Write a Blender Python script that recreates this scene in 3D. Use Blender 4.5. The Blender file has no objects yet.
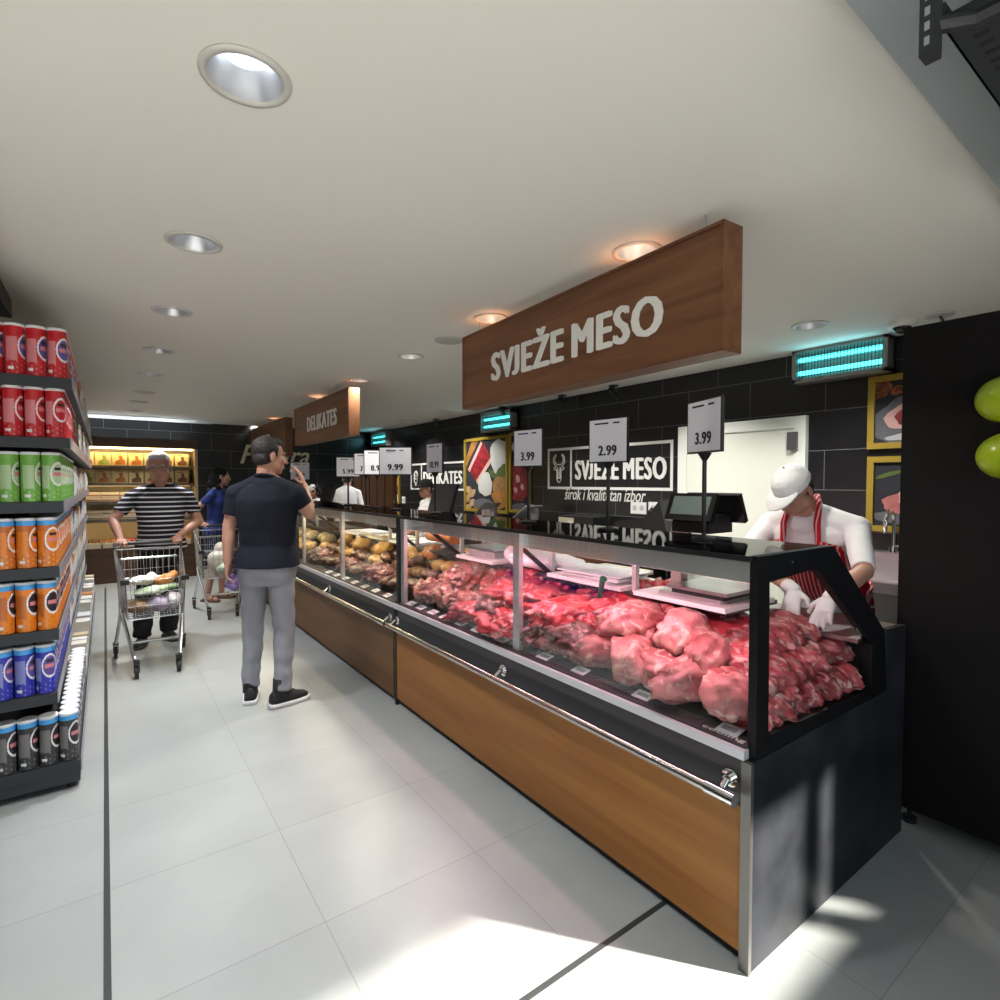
import bpy, bmesh, math, random
from mathutils import Vector, Matrix, Euler, noise
V = Vector
scn = bpy.context.scene
C = scn.collection
PI = math.pi
random.seed(7)
R = math.radians

# ------------------------------------------------------------------ camera geometry (survey of the photograph)
FOC, EYE = 551.0, 1.5
YAW = math.atan2(395, 551); PITCH = math.atan2(18, 551)
_f = V((math.sin(YAW)*math.cos(PITCH), math.cos(YAW)*math.cos(PITCH), -math.sin(PITCH)))
_r = V((math.cos(YAW), -math.sin(YAW), 0))
_u = _r.cross(_f)
def _ray(x, y): return _f + _r*((x-500)/FOC) - _u*((y-500)/FOC)
def _hit(x, y, ax, v):
    d = _ray(x, y); o = V((0, 0, EYE)); return o + d*((v-o[ax])/d[ax])
def onZ(x, y, z): return _hit(x, y, 2, z)     # the point of the level z seen at a survey mark
def onX(x, y, X): return _hit(x, y, 0, X)
def onY(x, y, Y): return _hit(x, y, 1, Y)

CEIL, WX, WY, LX, FY = 2.5, 4.44, 10.6, -3.4, -1.0   # ceiling, right wall, far wall, left wall, storefront

ORD = ['first','second','third','fourth','fifth','sixth','seventh','eighth','ninth','tenth','eleventh','twelfth',
       'thirteenth','fourteenth','fifteenth','sixteenth','seventeenth','eighteenth','nineteenth','twentieth']

# ------------------------------------------------------------------ materials
def nodes(name):
    m = bpy.data.materials.new(name); m.use_nodes = True
    nt = m.node_tree; nt.nodes.clear()
    out = nt.nodes.new('ShaderNodeOutputMaterial')
    return m, nt, out
def nn(nt, t, **kw):
    n = nt.nodes.new(t)
    for k, v in kw.items():
        if k in n.inputs: n.inputs[k].default_value = v
        else: setattr(n, k, v)
    return n
def c4(c): return (c[0], c[1], c[2], 1)
def srgb(r, g, b):
    f = lambda c: (c/12.92 if c <= .04045 else ((c+.055)/1.055)**2.4)
    return (f(r/255), f(g/255), f(b/255))
_mc = {}
def mat(name, col, rough=.5, metal=0., emit=0., spec=.5, vary=None, bump=None, stretch=(1,1,1), col2=None, coat=0., sss=0.):
    if name in _mc: return _mc[name]
    m, nt, out = nodes(name)
    b = nn(nt, 'ShaderNodeBsdfPrincipled'); nt.links.new(b.outputs[0], out.inputs[0])
    b.inputs['Base Color'].default_value = c4(col)
    b.inputs['Roughness'].default_value = rough; b.inputs['Metallic'].default_value = metal
    b.inputs['Specular IOR Level'].default_value = spec
    b.inputs['Coat Weight'].default_value = coat
    if sss:
        b.inputs['Subsurface Weight'].default_value = sss; b.inputs['Subsurface Radius'].default_value = (.02, .006, .004)
        b.inputs['Subsurface Scale'].default_value = .3
    if emit:
        b.inputs['Emission Color'].default_value = c4(col); b.inputs['Emission Strength'].default_value = emit
    if vary or bump:
        tc = nn(nt, 'ShaderNodeTexCoord'); mp = nn(nt, 'ShaderNodeMapping'); mp.inputs['Scale'].default_value = stretch
        nt.links.new(tc.outputs['Object'], mp.inputs[0])
    if vary:
        n = nn(nt, 'ShaderNodeTexNoise', Scale=vary[0], Detail=5.0); nt.links.new(mp.outputs[0], n.inputs['Vector'])
        rp = nn(nt, 'ShaderNodeValToRGB'); nt.links.new(n.outputs[0], rp.inputs[0])
        a = col2 or tuple(c*(1-vary[1]) for c in col)
        rp.color_ramp.elements[0].color = c4(a); rp.color_ramp.elements[1].color = c4(col)
        rp.color_ramp.elements[0].position = .35; rp.color_ramp.elements[1].position = .65
        nt.links.new(rp.outputs[0], b.inputs['Base Color'])
    if bump:
        n2 = nn(nt, 'ShaderNodeTexNoise', Scale=bump[0], Detail=4.0); nt.links.new(mp.outputs[0], n2.inputs['Vector'])
        bp = nn(nt, 'ShaderNodeBump', Strength=bump[1], Distance=.01); nt.links.new(n2.outputs[0], bp.inputs['Height'])
        nt.links.new(bp.outputs[0], b.inputs['Normal'])
    _mc[name] = m
    return m
def glass(name, tint=(1,1,1), ior=1.45, rough=.015, gloss=1.0):
    if name in _mc: return _mc[name]
    m, nt, out = nodes(name)
    t = nn(nt, 'ShaderNodeBsdfTransparent', Color=c4(tint)); g = nn(nt, 'ShaderNodeBsdfGlossy', Roughness=rough)
    g.inputs['Color'].default_value = (1, 1, 1, 1)
    fr = nn(nt, 'ShaderNodeFresnel', IOR=ior); mu = nn(nt, 'ShaderNodeMath', operation='MULTIPLY'); mu.inputs[1].default_value = gloss
    nt.links.new(fr.outputs[0], mu.inputs[0])
    mx = nn(nt, 'ShaderNodeMixShader'); nt.links.new(mu.outputs[0], mx.inputs[0])
    nt.links.new(t.outputs[0], mx.inputs[1]); nt.links.new(g.outputs[0], mx.inputs[2]); nt.links.new(mx.outputs[0], out.inputs[0])
    _mc[name] = m; return m
def stripes(name, ca, cb, axis, period, frac, rough=.8, tilt=0.):
    """cloth with stripes across one object axis: ca the ground, cb the stripe"""
    m, nt, out = nodes(name)
    b = nn(nt, 'ShaderNodeBsdfPrincipled', Roughness=rough); nt.links.new(b.outputs[0], out.inputs[0])
    b.inputs['Specular IOR Level'].default_value = .2
    tc = nn(nt, 'ShaderNodeTexCoord'); sx = nn(nt, 'ShaderNodeSeparateXYZ'); nt.links.new(tc.outputs['Object'], sx.inputs[0])
    d = nn(nt, 'ShaderNodeMath', operation='DIVIDE'); d.inputs[1].default_value = period; nt.links.new(sx.outputs[axis], d.inputs[0])
    fr = nn(nt, 'ShaderNodeMath', operation='FRACT'); nt.links.new(d.outputs[0], fr.inputs[0])
    lt = nn(nt, 'ShaderNodeMath', operation='LESS_THAN'); lt.inputs[1].default_value = frac; nt.links.new(fr.outputs[0], lt.inputs[0])
    mx = nn(nt, 'ShaderNodeMix', data_type='RGBA'); nt.links.new(lt.outputs[0], mx.inputs['Factor'])
    mx.inputs[6].default_value = c4(ca); mx.inputs[7].default_value = c4(cb); nt.links.new(mx.outputs[2], b.inputs['Base Color'])
    return m
def wood(name, c1, c2, axis='y', scale=1., rough=.45, spec=.4):
    m, nt, out = nodes(name)
    b = nn(nt, 'ShaderNodeBsdfPrincipled', Roughness=rough); nt.links.new(b.outputs[0], out.inputs[0])
    b.inputs['Specular IOR Level'].default_value = spec
    tc = nn(nt, 'ShaderNodeTexCoord'); mp = nn(nt, 'ShaderNodeMapping')
    s = {'x': (.6, 9, 9), 'y': (9, .6, 9), 'z': (9, 9, .6)}[axis]
    mp.inputs['Scale'].default_value = tuple(k*scale for k in s); nt.links.new(tc.outputs['Object'], mp.inputs[0])
    n = nn(nt, 'ShaderNodeTexNoise', Scale=1.6, Detail=8.0, Roughness=.62, Distortion=.6); nt.links.new(mp.outputs[0], n.inputs['Vector'])
    rp = nn(nt, 'ShaderNodeValToRGB'); nt.links.new(n.outputs[0], rp.inputs[0])
    e = rp.color_ramp.elements; e[0].position = .3; e[0].color = c4(c2); e[1].position = .7; e[1].color = c4(c1)
    nt.links.new(rp.outputs[0], b.inputs['Base Color'])
    return m
def tiles(name, col, grout, w, h, mortar, axes, rough=.3, offset=.5, vary=.15, shift=(0,0), spec=.5, bumpy=0.):
    """bricks laid in a plane; axes picks which object axes run along and up the tiles"""
    m, nt, out = nodes(name)
    b = nn(nt, 'ShaderNodeBsdfPrincipled', Roughness=rough); nt.links.new(b.outputs[0], out.inputs[0])
    b.inputs['Specular IOR Level'].default_value = spec
    tc = nn(nt, 'ShaderNodeTexCoord'); sx = nn(nt, 'ShaderNodeSeparateXYZ'); nt.links.new(tc.outputs['Object'], sx.inputs[0])
    cb = nn(nt, 'ShaderNodeCombineXYZ')
    for i, a in enumerate(axes):
        ad = nn(nt, 'ShaderNodeMath', operation='ADD'); ad.inputs[1].default_value = shift[i]
        nt.links.new(sx.outputs[a], ad.inputs[0]); nt.links.new(ad.outputs[0], cb.inputs[i])
    br = nn(nt, 'ShaderNodeTexBrick', offset=offset)
    br.inputs['Scale'].default_value = 1; br.inputs['Mortar Size'].default_value = mortar; br.inputs['Brick Width'].default_value = w
    br.inputs['Row Height'].default_value = h; br.inputs['Mortar Smooth'].default_value = 0; br.inputs['Bias'].default_value = 0
    br.inputs['Color1'].default_value = c4(col); br.inputs['Color2'].default_value = c4(tuple(c*(1-vary) for c in col)); br.inputs['Mortar'].default_value = c4(grout)
    nt.links.new(cb.outputs[0], br.inputs['Vector'])
    n = nn(nt, 'ShaderNodeTexNoise', Scale=2.2, Detail=6.0); nt.links.new(cb.outputs[0], n.inputs['Vector'])
    rp = nn(nt, 'ShaderNodeMapRange'); rp.inputs[1].default_value = .3; rp.inputs[2].default_value = .7
    rp.inputs[3].default_value = .86; rp.inputs[4].default_value = 1.0; nt.links.new(n.outputs[0], rp.inputs[0])
    mx = nn(nt, 'ShaderNodeMix', data_type='RGBA', blend_type='MULTIPLY'); mx.inputs['Factor'].default_value = 1
    nt.links.new(br.outputs[0], mx.inputs[6]); nt.links.new(rp.outputs[0], mx.inputs[7]); nt.links.new(mx.outputs[2], b.inputs['Base Color'])
    return m
def meatmat(name, c1, c2, fat, fatamt=.5, scale=9., rough=.38, stretch=(1,1,1)):
    m, nt, out = nodes(name)
    b = nn(nt, 'ShaderNodeBsdfPrincipled', Roughness=rough); nt.links.new(b.outputs[0], out.inputs[0])
    b.inputs['Specular IOR Level'].default_value = .5
    tc = nn(nt, 'ShaderNodeTexCoord'); mp = nn(nt, 'ShaderNodeMapping'); mp.inputs['Scale'].default_value = stretch
    oi = nn(nt, 'ShaderNodeObjectInfo'); ad = nn(nt, 'ShaderNodeVectorMath', operation='ADD')
    ms = nn(nt, 'ShaderNodeMath', operation='MULTIPLY'); ms.inputs[1].default_value = 37.0; nt.links.new(oi.outputs['Random'], ms.inputs[0])
    nt.links.new(tc.outputs['Object'], ad.inputs[0]); nt.links.new(ms.outputs[0], ad.inputs[1]); nt.links.new(ad.outputs[0], mp.inputs[0])
    n = nn(nt, 'ShaderNodeTexNoise', Scale=scale, Detail=5.0, Distortion=.8); nt.links.new(mp.outputs[0], n.inputs['Vector'])
    rp = nn(nt, 'ShaderNodeValToRGB'); nt.links.new(n.outputs[0], rp.inputs[0])
    rp.color_ramp.elements[0].position = .38; rp.color_ramp.elements[0].color = c4(c2)
    rp.color_ramp.elements[1].position = .62; rp.color_ramp.elements[1].color = c4(c1)
    w = nn(nt, 'ShaderNodeTexNoise', Scale=scale*1.3, Detail=3.0, Distortion=2.2); nt.links.new(mp.outputs[0], w.inputs['Vector'])
    r2 = nn(nt, 'ShaderNodeValToRGB'); nt.links.new(w.outputs[0], r2.inputs[0])
    e = r2.color_ramp.elements; e[0].position = .60-.1*fatamt; e[0].color = (0,0,0,1); e[1].position = .70-.1*fatamt; e[1].color = (1,1,1,1)
    mm = nn(nt, 'ShaderNodeMath', operation='MULTIPLY'); mm.inputs[1].default_value = .85; nt.links.new(r2.outputs[0], mm.inputs[0])
    mx = nn(nt, 'ShaderNodeMix', data_type='RGBA'); nt.links.new(mm.outputs[0], mx.inputs['Factor'])
    nt.links.new(rp.outputs[0], mx.inputs[6]); mx.inputs[7].default_value = c4(fat); nt.links.new(mx.outputs[2], b.inputs['Base Color'])
    mr = nn(nt, 'ShaderNodeMapRange'); mr.inputs[3].default_value = .68; mr.inputs[4].default_value = 1.08; nt.links.new(oi.outputs['Random'], mr.inputs[0])
    m2 = nn(nt, 'ShaderNodeMix', data_type='RGBA', blend_type='MULTIPLY'); m2.inputs['Factor'].default_value = 1
    nt.links.new(mx.outputs[2], m2.inputs[6]); nt.links.new(mr.outputs[0], m2.inputs[7]); nt.links.new(m2.outputs[2], b.inputs['Base Color'])
    bp = nn(nt, 'ShaderNodeBump', Strength=.5, Distance=.006); nt.links.new(w.outputs[0], bp.inputs['Height']); nt.links.new(bp.outputs[0], b.inputs['Normal'])
    return m

# ------------------------------------------------------------------ mesh building
def frame(d):
    d = d.normalized(); a = V((0,0,1)) if abs(d.z) < .9 else V((1,0,0))
    x = a.cross(d).normalized(); return x, d.cross(x), d
class B:
    def __init__(s): s.bm = bmesh.new(); s.mi = 0; s.sm = False
    def add(s, vs, fs):
        bv = [s.bm.verts.new(v) for v in vs]
        for f in fs:
            try:
                k = s.bm.faces.new([bv[i] for i in f]); k.material_index = s.mi; k.smooth = s.sm
            except ValueError: pass
        return bv
    def box(s, c, d, rot=None):
        c = V(c); h = V(d)/2
        vs = [V((x*h.x, y*h.y, z*h.z)) for x in (-1,1) for y in (-1,1) for z in (-1,1)]
        if rot is not None: vs = [rot @ v for v in vs]
        s.add([c+v for v in vs], [(0,1,3,2),(4,6,7,5),(0,4,5,1),(2,3,7,6),(0,2,6,4),(1,5,7,3)]); return s
    def span(s, a, b):
        a, b = V(a), V(b); d = b-a; return s.box((a+b)/2, (abs(d.x), abs(d.y), abs(d.z)))
    def loft(s, rings, caps=True, closed=False):
        n = len(rings[0]); vs = [v for r in rings for v in r]; fs = []
        m = len(rings)
        for i in range(m-1 + (1 if closed else 0)):
            a, b = i*n, ((i+1) % m)*n
            for j in range(n):
                k = (j+1) % n; fs.append((a+j, a+k, b+k, b+j))
        if caps and not closed:
            fs.append(tuple(reversed(range(n)))); fs.append(tuple(range((m-1)*n, m*n)))
        s.add(vs, fs); return s
    def cyl(s, p, q, r0, r1=None, n=12, caps=True):
        p, q = V(p), V(q); r1 = r0 if r1 is None else r1; x, y, d = frame(q-p)
        ring = lambda c, r: [c + (x*math.cos(2*PI*i/n) + y*math.sin(2*PI*i/n))*r for i in range(n)]
        return s.loft([ring(p, r0), ring(q, r1)], caps)
    def tube(s, pts, r, n=8, closed=False):
        pts = [V(p) for p in pts]; m = len(pts); rings = []; px = None
        for i, p in enumerate(pts):
            a = pts[i-1] if (i or closed) else p; b = pts[(i+1) % m] if (i < m-1 or closed) else p
            d = (b-a).normalized()
            if px is None: x, y, _ = frame(d)
            else:
                x = px - d*px.dot(d)
                x = x.normalized() if x.length > 1e-6 else frame(d)[0]
                y = d.cross(x)
            px = x; rr = r[i] if isinstance(r, (list, tuple)) else r
            rings.append([p + (x*math.cos(2*PI*k/n) + y*math.sin(2*PI*k/n))*rr for k in range(n)])
        return s.loft(rings, True, closed)
    def ball(s, c, r, rot=None, u=16, v=10):
        c = V(c); r = V((r, r, r)) if not hasattr(r, '__len__') else V(r)
        vs = [V((0,0,-1))]
        for i in range(1, v):
            t = -PI/2 + PI*i/v
            for j in range(u):
                a = 2*PI*j/u; vs.append(V((math.cos(t)*math.cos(a), math.cos(t)*math.sin(a), math.sin(t))))
        vs.append(V((0,0,1))); fs = []
        for j in range(u): fs.append((0, 1+(j+1) % u, 1+j))
        for i in range(v-2):
            for j in range(u):
                a = 1+i*u; b = a+u; k = (j+1) % u; fs.append((a+j, a+k, b+k, b+j))
        L = len(vs)-1; a = 1+(v-2)*u
        for j in range(u): fs.append((a+j, a+(j+1) % u, L))
        vs = [V((q.x*r.x, q.y*r.y, q.z*r.z)) for q in vs]
        if rot is not None: vs = [rot @ q for q in vs]
        s.add([c+q for q in vs], fs); return s
    def cap(s, p, q, r0, r1=None, f0=False, f1=False, n=14):
        r1 = r0 if r1 is None else r1; p, q = V(p), V(q)
        s.cyl(p, q, r0, r1, n)
        if not f0: s.ball(p, r0*.995, None, n, 8)
        if not f1: s.ball(q, r1*.995, None, n, 8)
        return s
    def lathe(s, c, prof, n=24, ax=None, cap0=True, cap1=True, fn=None):
        c = V(c); rings = [[(r*math.cos(2*PI*i/n), r*math.sin(2*PI*i/n), z) for i in range(n)] for r, z in prof]
        vs = [V(v) for r in rings for v in r]
        if ax is not None: vs = [ax @ v for v in vs]
        bv = [s.bm.verts.new(c+v) for v in vs]
        for i in range(len(prof)-1):
            for j in range(n):
                k = (j+1) % n; f = s.bm.faces.new([bv[i*n+j], bv[i*n+k], bv[(i+1)*n+k], bv[(i+1)*n+j]])
                f.smooth = True
                f.material_index = fn((j+.5)/n, (prof[i][1]+prof[i+1][1])/2) if fn else s.mi
        if cap0: s.bm.faces.new([bv[j] for j in reversed(range(n))]).material_index = s.mi
        if cap1: s.bm.faces.new([bv[(len(prof)-1)*n+j] for j in range(n)]).material_index = s.mi
        return s
    def prism(s, poly, axis, a, b):
        mk = {'x': lambda p, t: V((t, p[0], p[1])), 'y': lambda p, t: V((p[0], t, p[1])), 'z': lambda p, t: V((p[0], p[1], t))}[axis]
        n = len(poly); vs = [mk(p, a) for p in poly] + [mk(p, b) for p in poly]
        fs = [tuple(range(n)), tuple(range(2*n-1, n-1, -1))] + [(i, (i+1) % n, n+(i+1) % n, n+i) for i in range(n)]
        s.add(vs, fs); return s
    def poly(s, pts): s.add([V(p) for p in pts], [tuple(range(len(pts)))]); return s
    def make(s, name, mats, parent=None, smooth=False, bevel=0., loc=None, normals=True):
        if bevel:
            es = [e for e in s.bm.edges if len(e.link_faces) == 2 and e.calc_face_angle(0) > .6]
            bmesh.ops.bevel(s.bm, geom=es, offset=bevel, segments=2, profile=.7, affect='EDGES', clamp_overlap=True)
        if normals: bmesh.ops.recalc_face_normals(s.bm, faces=s.bm.faces)
        o = V((0,0,0)); p = parent
        while p is not None: o = o + p.location; p = p.parent
        if loc is not None: o = V(loc)
        if o.length: bmesh.ops.translate(s.bm, verts=s.bm.verts, vec=-o)
        me = bpy.data.meshes.new(name); s.bm.to_mesh(me); s.bm.free()
        if smooth:
            me.polygons.foreach_set('use_smooth', [True]*len(me.polygons))
            if smooth != 'all':
                try: me.set_sharp_from_angle(angle=R(40))
                except Exception: pass
        return put(name, me, mats, parent, loc)
def put(name, me, mats, parent=None, loc=None):
    for m in (mats if isinstance(mats, (list, tuple)) else [mats]): me.materials.append(m)
    o = bpy.data.objects.new(name, me); C.objects.link(o)
    if parent is not None: o.parent = parent
    if loc is not None: o.location = loc
    return o
def tag(o, label, cat, group=None, kind=None):
    o['label'] = label; o['category'] = cat
    if group: o['group'] = group
    if kind: o['kind'] = kind
    return o
def thing(name, label, cat, loc=(0,0,0), rz=0., group=None):
    o = bpy.data.objects.new(name, None); C.objects.link(o); o.empty_display_size = .1
    o.location = loc; o.rotation_euler = (0, 0, rz); return tag(o, label, cat, group)
def struct(name, b, m, label=None, cat=None, **k):
    o = b.make(name, m, **k); o['kind'] = 'structure'
    if label: o['label'] = label
    if cat: o['category'] = cat
    return o
def kids(o): return [c for c in C.objects if c.parent == o]
def dup(root, loc, rz=None, label=None, group=None, ks=None, scale=None, rot=None):
    r = root.copy(); C.objects.link(r); r.location = loc
    if rz is not None: r.rotation_euler = (0, 0, rz)
    if rot is not None: r.rotation_euler = rot
    if scale is not None: r.scale = scale
    if label: r['label'] = label
    if group: r['group'] = group
    def rec(a, b):
        for ch in a.children:
            c = ch.copy(); C.objects.link(c); c.parent = b; rec(ch, c)
    rec(root, r); return r
def evalmesh(o):
    dg = bpy.context.evaluated_depsgraph_get(); dg.update()
    me = bpy.data.meshes.new_from_object(o.evaluated_get(dg)); return me
def remesh(b, vox, it=3, fac=.5, disp=0., dscale=40.):
    """one continuous skin around overlapping solids"""
    bmesh.ops.recalc_face_normals(b.bm, faces=b.bm.faces)
    me = bpy.data.meshes.new('tmp'); b.bm.to_mesh(me); b.bm.free()
    o = bpy.data.objects.new('tmp', me); C.objects.link(o)
    md = o.modifiers.new('r', 'REMESH'); md.mode = 'VOXEL'; md.voxel_size = vox; md.use_smooth_shade = True
    if it:
        sm = o.modifiers.new('s', 'SMOOTH'); sm.iterations = it; sm.factor = fac
    out = evalmesh(o); bpy.data.objects.remove(o); bpy.data.meshes.remove(me)
    if disp:
        ns = [v.normal.copy() for v in out.vertices]
        for v, n_ in zip(out.vertices, ns): v.co += n_*disp*noise.noise(v.co*dscale)
    out.polygons.foreach_set('use_smooth', [True]*len(out.polygons)); out.materials.clear()
    return out
_tx = {}
def textmesh(s, bold=0., shear=0.):
    """vertices and faces of a line of writing, thickened by bold, baseline at 0"""
    k = (s, bold, shear)
    if k not in _tx:
        cu = bpy.data.curves.new('t', 'FONT'); cu.body = s; cu.extrude = .01; cu.shear = shear; cu.align_x = 'CENTER'; cu.resolution_u = 3; cu.space_character = 1+bold*2.2
        o = bpy.data.objects.new('t', cu); C.objects.link(o); me = evalmesh(o); bpy.data.objects.remove(o); bpy.data.curves.remove(cu)
        v0 = [v.co.copy() for v in me.vertices]; f0 = [tuple(p.vertices) for p in me.polygons]; vs, fs = [], []
        if 'J' in s:              # signs set the J on the base line
            g = list(range(len(v0)))
            def root(i):
                while g[i] != i: g[i] = g[g[i]]; i = g[i]
                return i
            for f in f0:
                for i in f[1:]: g[root(i)] = root(f[0])
            isl = {}
            for i in range(len(v0)): isl.setdefault(root(i), []).append(i)
            for I in isl.values():
                lo, hi = min(v0[i].y for i in I), max(v0[i].y for i in I)
                if lo < -.05 and hi > .5:
                    for i in I: v0[i].y = (v0[i].y-lo)/(hi-lo)*hi
        for dx, dy in ([(0,0)] if not bold else [(0,0),(-bold,0),(bold,0),(-bold*.5,bold*.3),(bold*.5,-bold*.3)]):
            n = len(vs); vs += [v+V((dx,dy,n/len(v0)*.0012)) for v in v0]; fs += [tuple(i+n for i in f) for f in f0]
        xs = [v.x for v in vs]; ys = [v.y for v in vs]; _tx[k] = (vs, fs, min(xs), max(xs), min(ys), max(ys))
    return _tx[k]
CAPH = .729
def letters(b, s, c, right, up, w, h, bold=0., depth=.004, shear=0., caps=False):
    """writing w wide and h high centred at c (caps: h is the height of the capitals)"""
    vs, fs, x0, x1, y0, y1 = textmesh(s, bold, shear); right, up, c = V(right), V(up), V(c); n = right.cross(up)
    if caps: y0, y1 = 0, textmesh('E', bold)[5]
    b.add([c + right*((v.x-(x0+x1)/2)/(x1-x0)*w) + up*((v.y-(y0+y1)/2)/(y1-y0)*h) + n*(v.z/.01*depth/2) for v in vs], fs)
def wordparts(s, c, right, up, w, h, bold, depth, m, parent, name='lettering'):
    """each word of a sign as its own raised part, together w wide, capitals h high"""
    ws = s.split(' '); nat = [textmesh(q, bold)[3]-textmesh(q, bold)[2] for q in ws]; gap = .30
    tot = sum(nat)+gap*(len(ws)-1); x = -w/2
    for q, n_ in zip(ws, nat):
        ww = n_/tot*w; b = B(); letters(b, q, V(c)+V(right)*(x+ww/2), right, up, ww, h, bold, depth, caps=True); b.make(name, m, parent); x += ww+gap/tot*w
RX = (V((0,-1,0)), V((0,0,1)))     # right and up of a picture that faces the aisle (-x)
RY = (V((1,0,0)), V((0,0,1)))      # of one that faces the entrance (-y)

# ------------------------------------------------------------------ palette
black = mat('black_metal', (.012,.012,.013), .45, .2)
blackgloss = mat('black_lacquer', (.008,.008,.009), .22)
charcoal = mat('charcoal_paint', (.022,.024,.028), .5)
steel = mat('brushed_steel', (.62,.62,.62), .3, 1., vary=(30, .15), stretch=(1,.05,1))
chrome = mat('chrome', (.8,.8,.8), .1, 1.)
alu = mat('anodised_aluminium', (.68,.68,.69), .38, .8)
white = mat('white_plastic', (.8,.8,.78), .45)
paper = mat('white_paper', (.78,.77,.82), .7)
ink = mat('black_ink', (.012,.012,.014), .7)
rubber = mat('black_rubber', (.02,.02,.02), .7)
cloth_white = mat('white_cotton', (.78,.78,.8), .85, bump=(25, .35))
vglass = glass('clear_glass', (.98,.99,.985), 1.45, .01, .17)
lettering = mat('white_lettering', (.8,.8,.76), .5)
# ------------------------------------------------------------------ the setting
floor_m = tiles('floor_tile', (.36,.378,.366), (.26,.265,.255), .61, .61, .0019, (0,1), .28, 0., .06, (-.583+.61*10, -1.836+.61*10), .45)
wall_m = tiles('black_wall_tile', (.0115,.0125,.0145), (.16,.165,.17), .60, .30, .0026, (1,2), .3, .5, .15, (20.23,.06), .45)
wallf_m = tiles('black_far_tile', (.0115,.0125,.0145), (.13,.135,.14), .60, .30, .0035, (0,2), .3, .5, .15, (20.1,.06), .45)
ceil_m = mat('ceiling_paint', (.86,.84,.775), .85, spec=.2)
grey_paint = mat('grey_plaster', (.40,.43,.445), .8, spec=.2)
dark_paint = mat('dark_plaster', (.05,.05,.05), .8)

b = B(); b.span((LX-.1, FY-.1, -.08), (5.5, WY+.1, 0)); struct('floor', b, floor_m)
LIGHTS = []
for p in [(246,77),(194,242),(172,311),(159,350),(150.5,374),(144.5,392)]: LIGHTS.append(('A', onZ(*p, CEIL)))
LIGHTS.append(('A', V((.37, 8.2, CEIL)))); LIGHTS.append(('A', V((.37, 9.3, CEIL))))
for p in [(637,251),(491,318),(411,356),(360,380),(318,396),(274,418),(254,426)]: LIGHTS.append(('B', onZ(*p, CEIL)))
for p in [(810,325)]: LIGHTS.append(('C', onZ(*p, CEIL)))
for y in (2.9, 4.1): LIGHTS.append(('C', V((3.67, y, CEIL))))
for p in [(446,411),(407,420),(376,427)]: LIGHTS.append(('C', onZ(*p, CEIL)))
b = B(); b.span((LX-.1, .40, CEIL), (5.5, WY+.1, CEIL+.139))
cut = B()
for k, p in LIGHTS: cut.cyl((p.x, p.y, CEIL-.05), (p.x, p.y, CEIL+.125), .086, n=32)
me = bpy.data.meshes.new('c'); cut.bm.to_mesh(me); co = bpy.data.objects.new('c', me); C.objects.link(co)
bmesh.ops.recalc_face_normals(b.bm, faces=b.bm.faces); me2 = bpy.data.meshes.new('c2'); b.bm.to_mesh(me2); tmp = bpy.data.objects.new('c2', me2); C.objects.link(tmp)
bo = tmp.modifiers.new('b', 'BOOLEAN'); bo.operation = 'DIFFERENCE'; bo.object = co; bo.solver = 'EXACT'
cm = evalmesh(tmp); bpy.data.objects.remove(tmp); bpy.data.objects.remove(co); cm.materials.clear()
put('ceiling', cm, ceil_m)['kind'] = 'structure'
e0, e1 = onZ(845, 0, CEIL-.03), onZ(1000, 190, CEIL-.03); k = (e1.y-e0.y)/(e1.x-e0.x)
b = B(); b.prism([(LX-.1,FY-.1),(5.5,FY-.1),(5.5,e0.y+k*(5.5-e0.x)),(LX-.1,e0.y+k*(LX-.1-e0.x))], 'z', CEIL-.03, CEIL+.14); struct('trim_1', b, grey_paint, 'grey dropped soffit above the entrance end of the white ceiling')
b = B(); b.span((WX, 1.0, 0), (WX+.1, WY+.1, CEIL+.05)); b.span((WX+.1, 1.0, 0), (5.5, 1.1, CEIL+.05)); b.span((5.4, FY, 0), (5.5, 1.0, CEIL+.05)); struct('wall_right', b, wall_m)
b = B(); b.span((LX-.1, WY, 0), (WX+.1, WY+.1, CEIL+.05)); struct('wall_far', b, wallf_m)
b = B(); b.span((LX-.1, FY, 0), (LX, WY+.1, CEIL+.05)); struct('wall_left', b, dark_paint)
b = B(); b.span((LX-.1, FY-.1, 1.88), (5.5, FY, CEIL))  # unseen wall; header and solid panels shaped to bound the floor's sun patch
b.span((3.69, FY-.1, 0), (5.5, FY, 1.88)); b.span((1.0, FY-.1, 0), (3.70, FY, 1.285))
b.span((LX-.1, FY-.1, 0), (LX+.2, FY, 1.88))
struct('wall_front', b, grey_paint)
b = B()
for x in (-2.0, -.6, .8, 2.2, 3.525): b.span((x-.035, FY-.1, 0), (x+.035, FY-.02, 1.88))
b.span((LX, FY-.1, 0), (1.0, FY-.02, .04)); struct('window_1', b, charcoal, 'grey mullions of the glazed shop front')
b = B(); b.span((-.032, -.9, .0003), (-.012, 9.6, .0018)); struct('trim_2', b, mat('black_joint', (.03,.035,.035), .5))
b = B(); b.span((-.012, 1.208, .0003), (1.62, 1.226, .0018)); struct('trim_3', b, mat('black_joint', (.03,.035,.035), .5))
# painted band of light on the ceiling before the far wall
b = B(); b.span((-2.6, WY-.62, CEIL-.012), (1.5, WY-.02, CEIL-.001)); struct('trim_4', b, mat('painted_light_band', (.8,.82,.8), .5))

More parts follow.
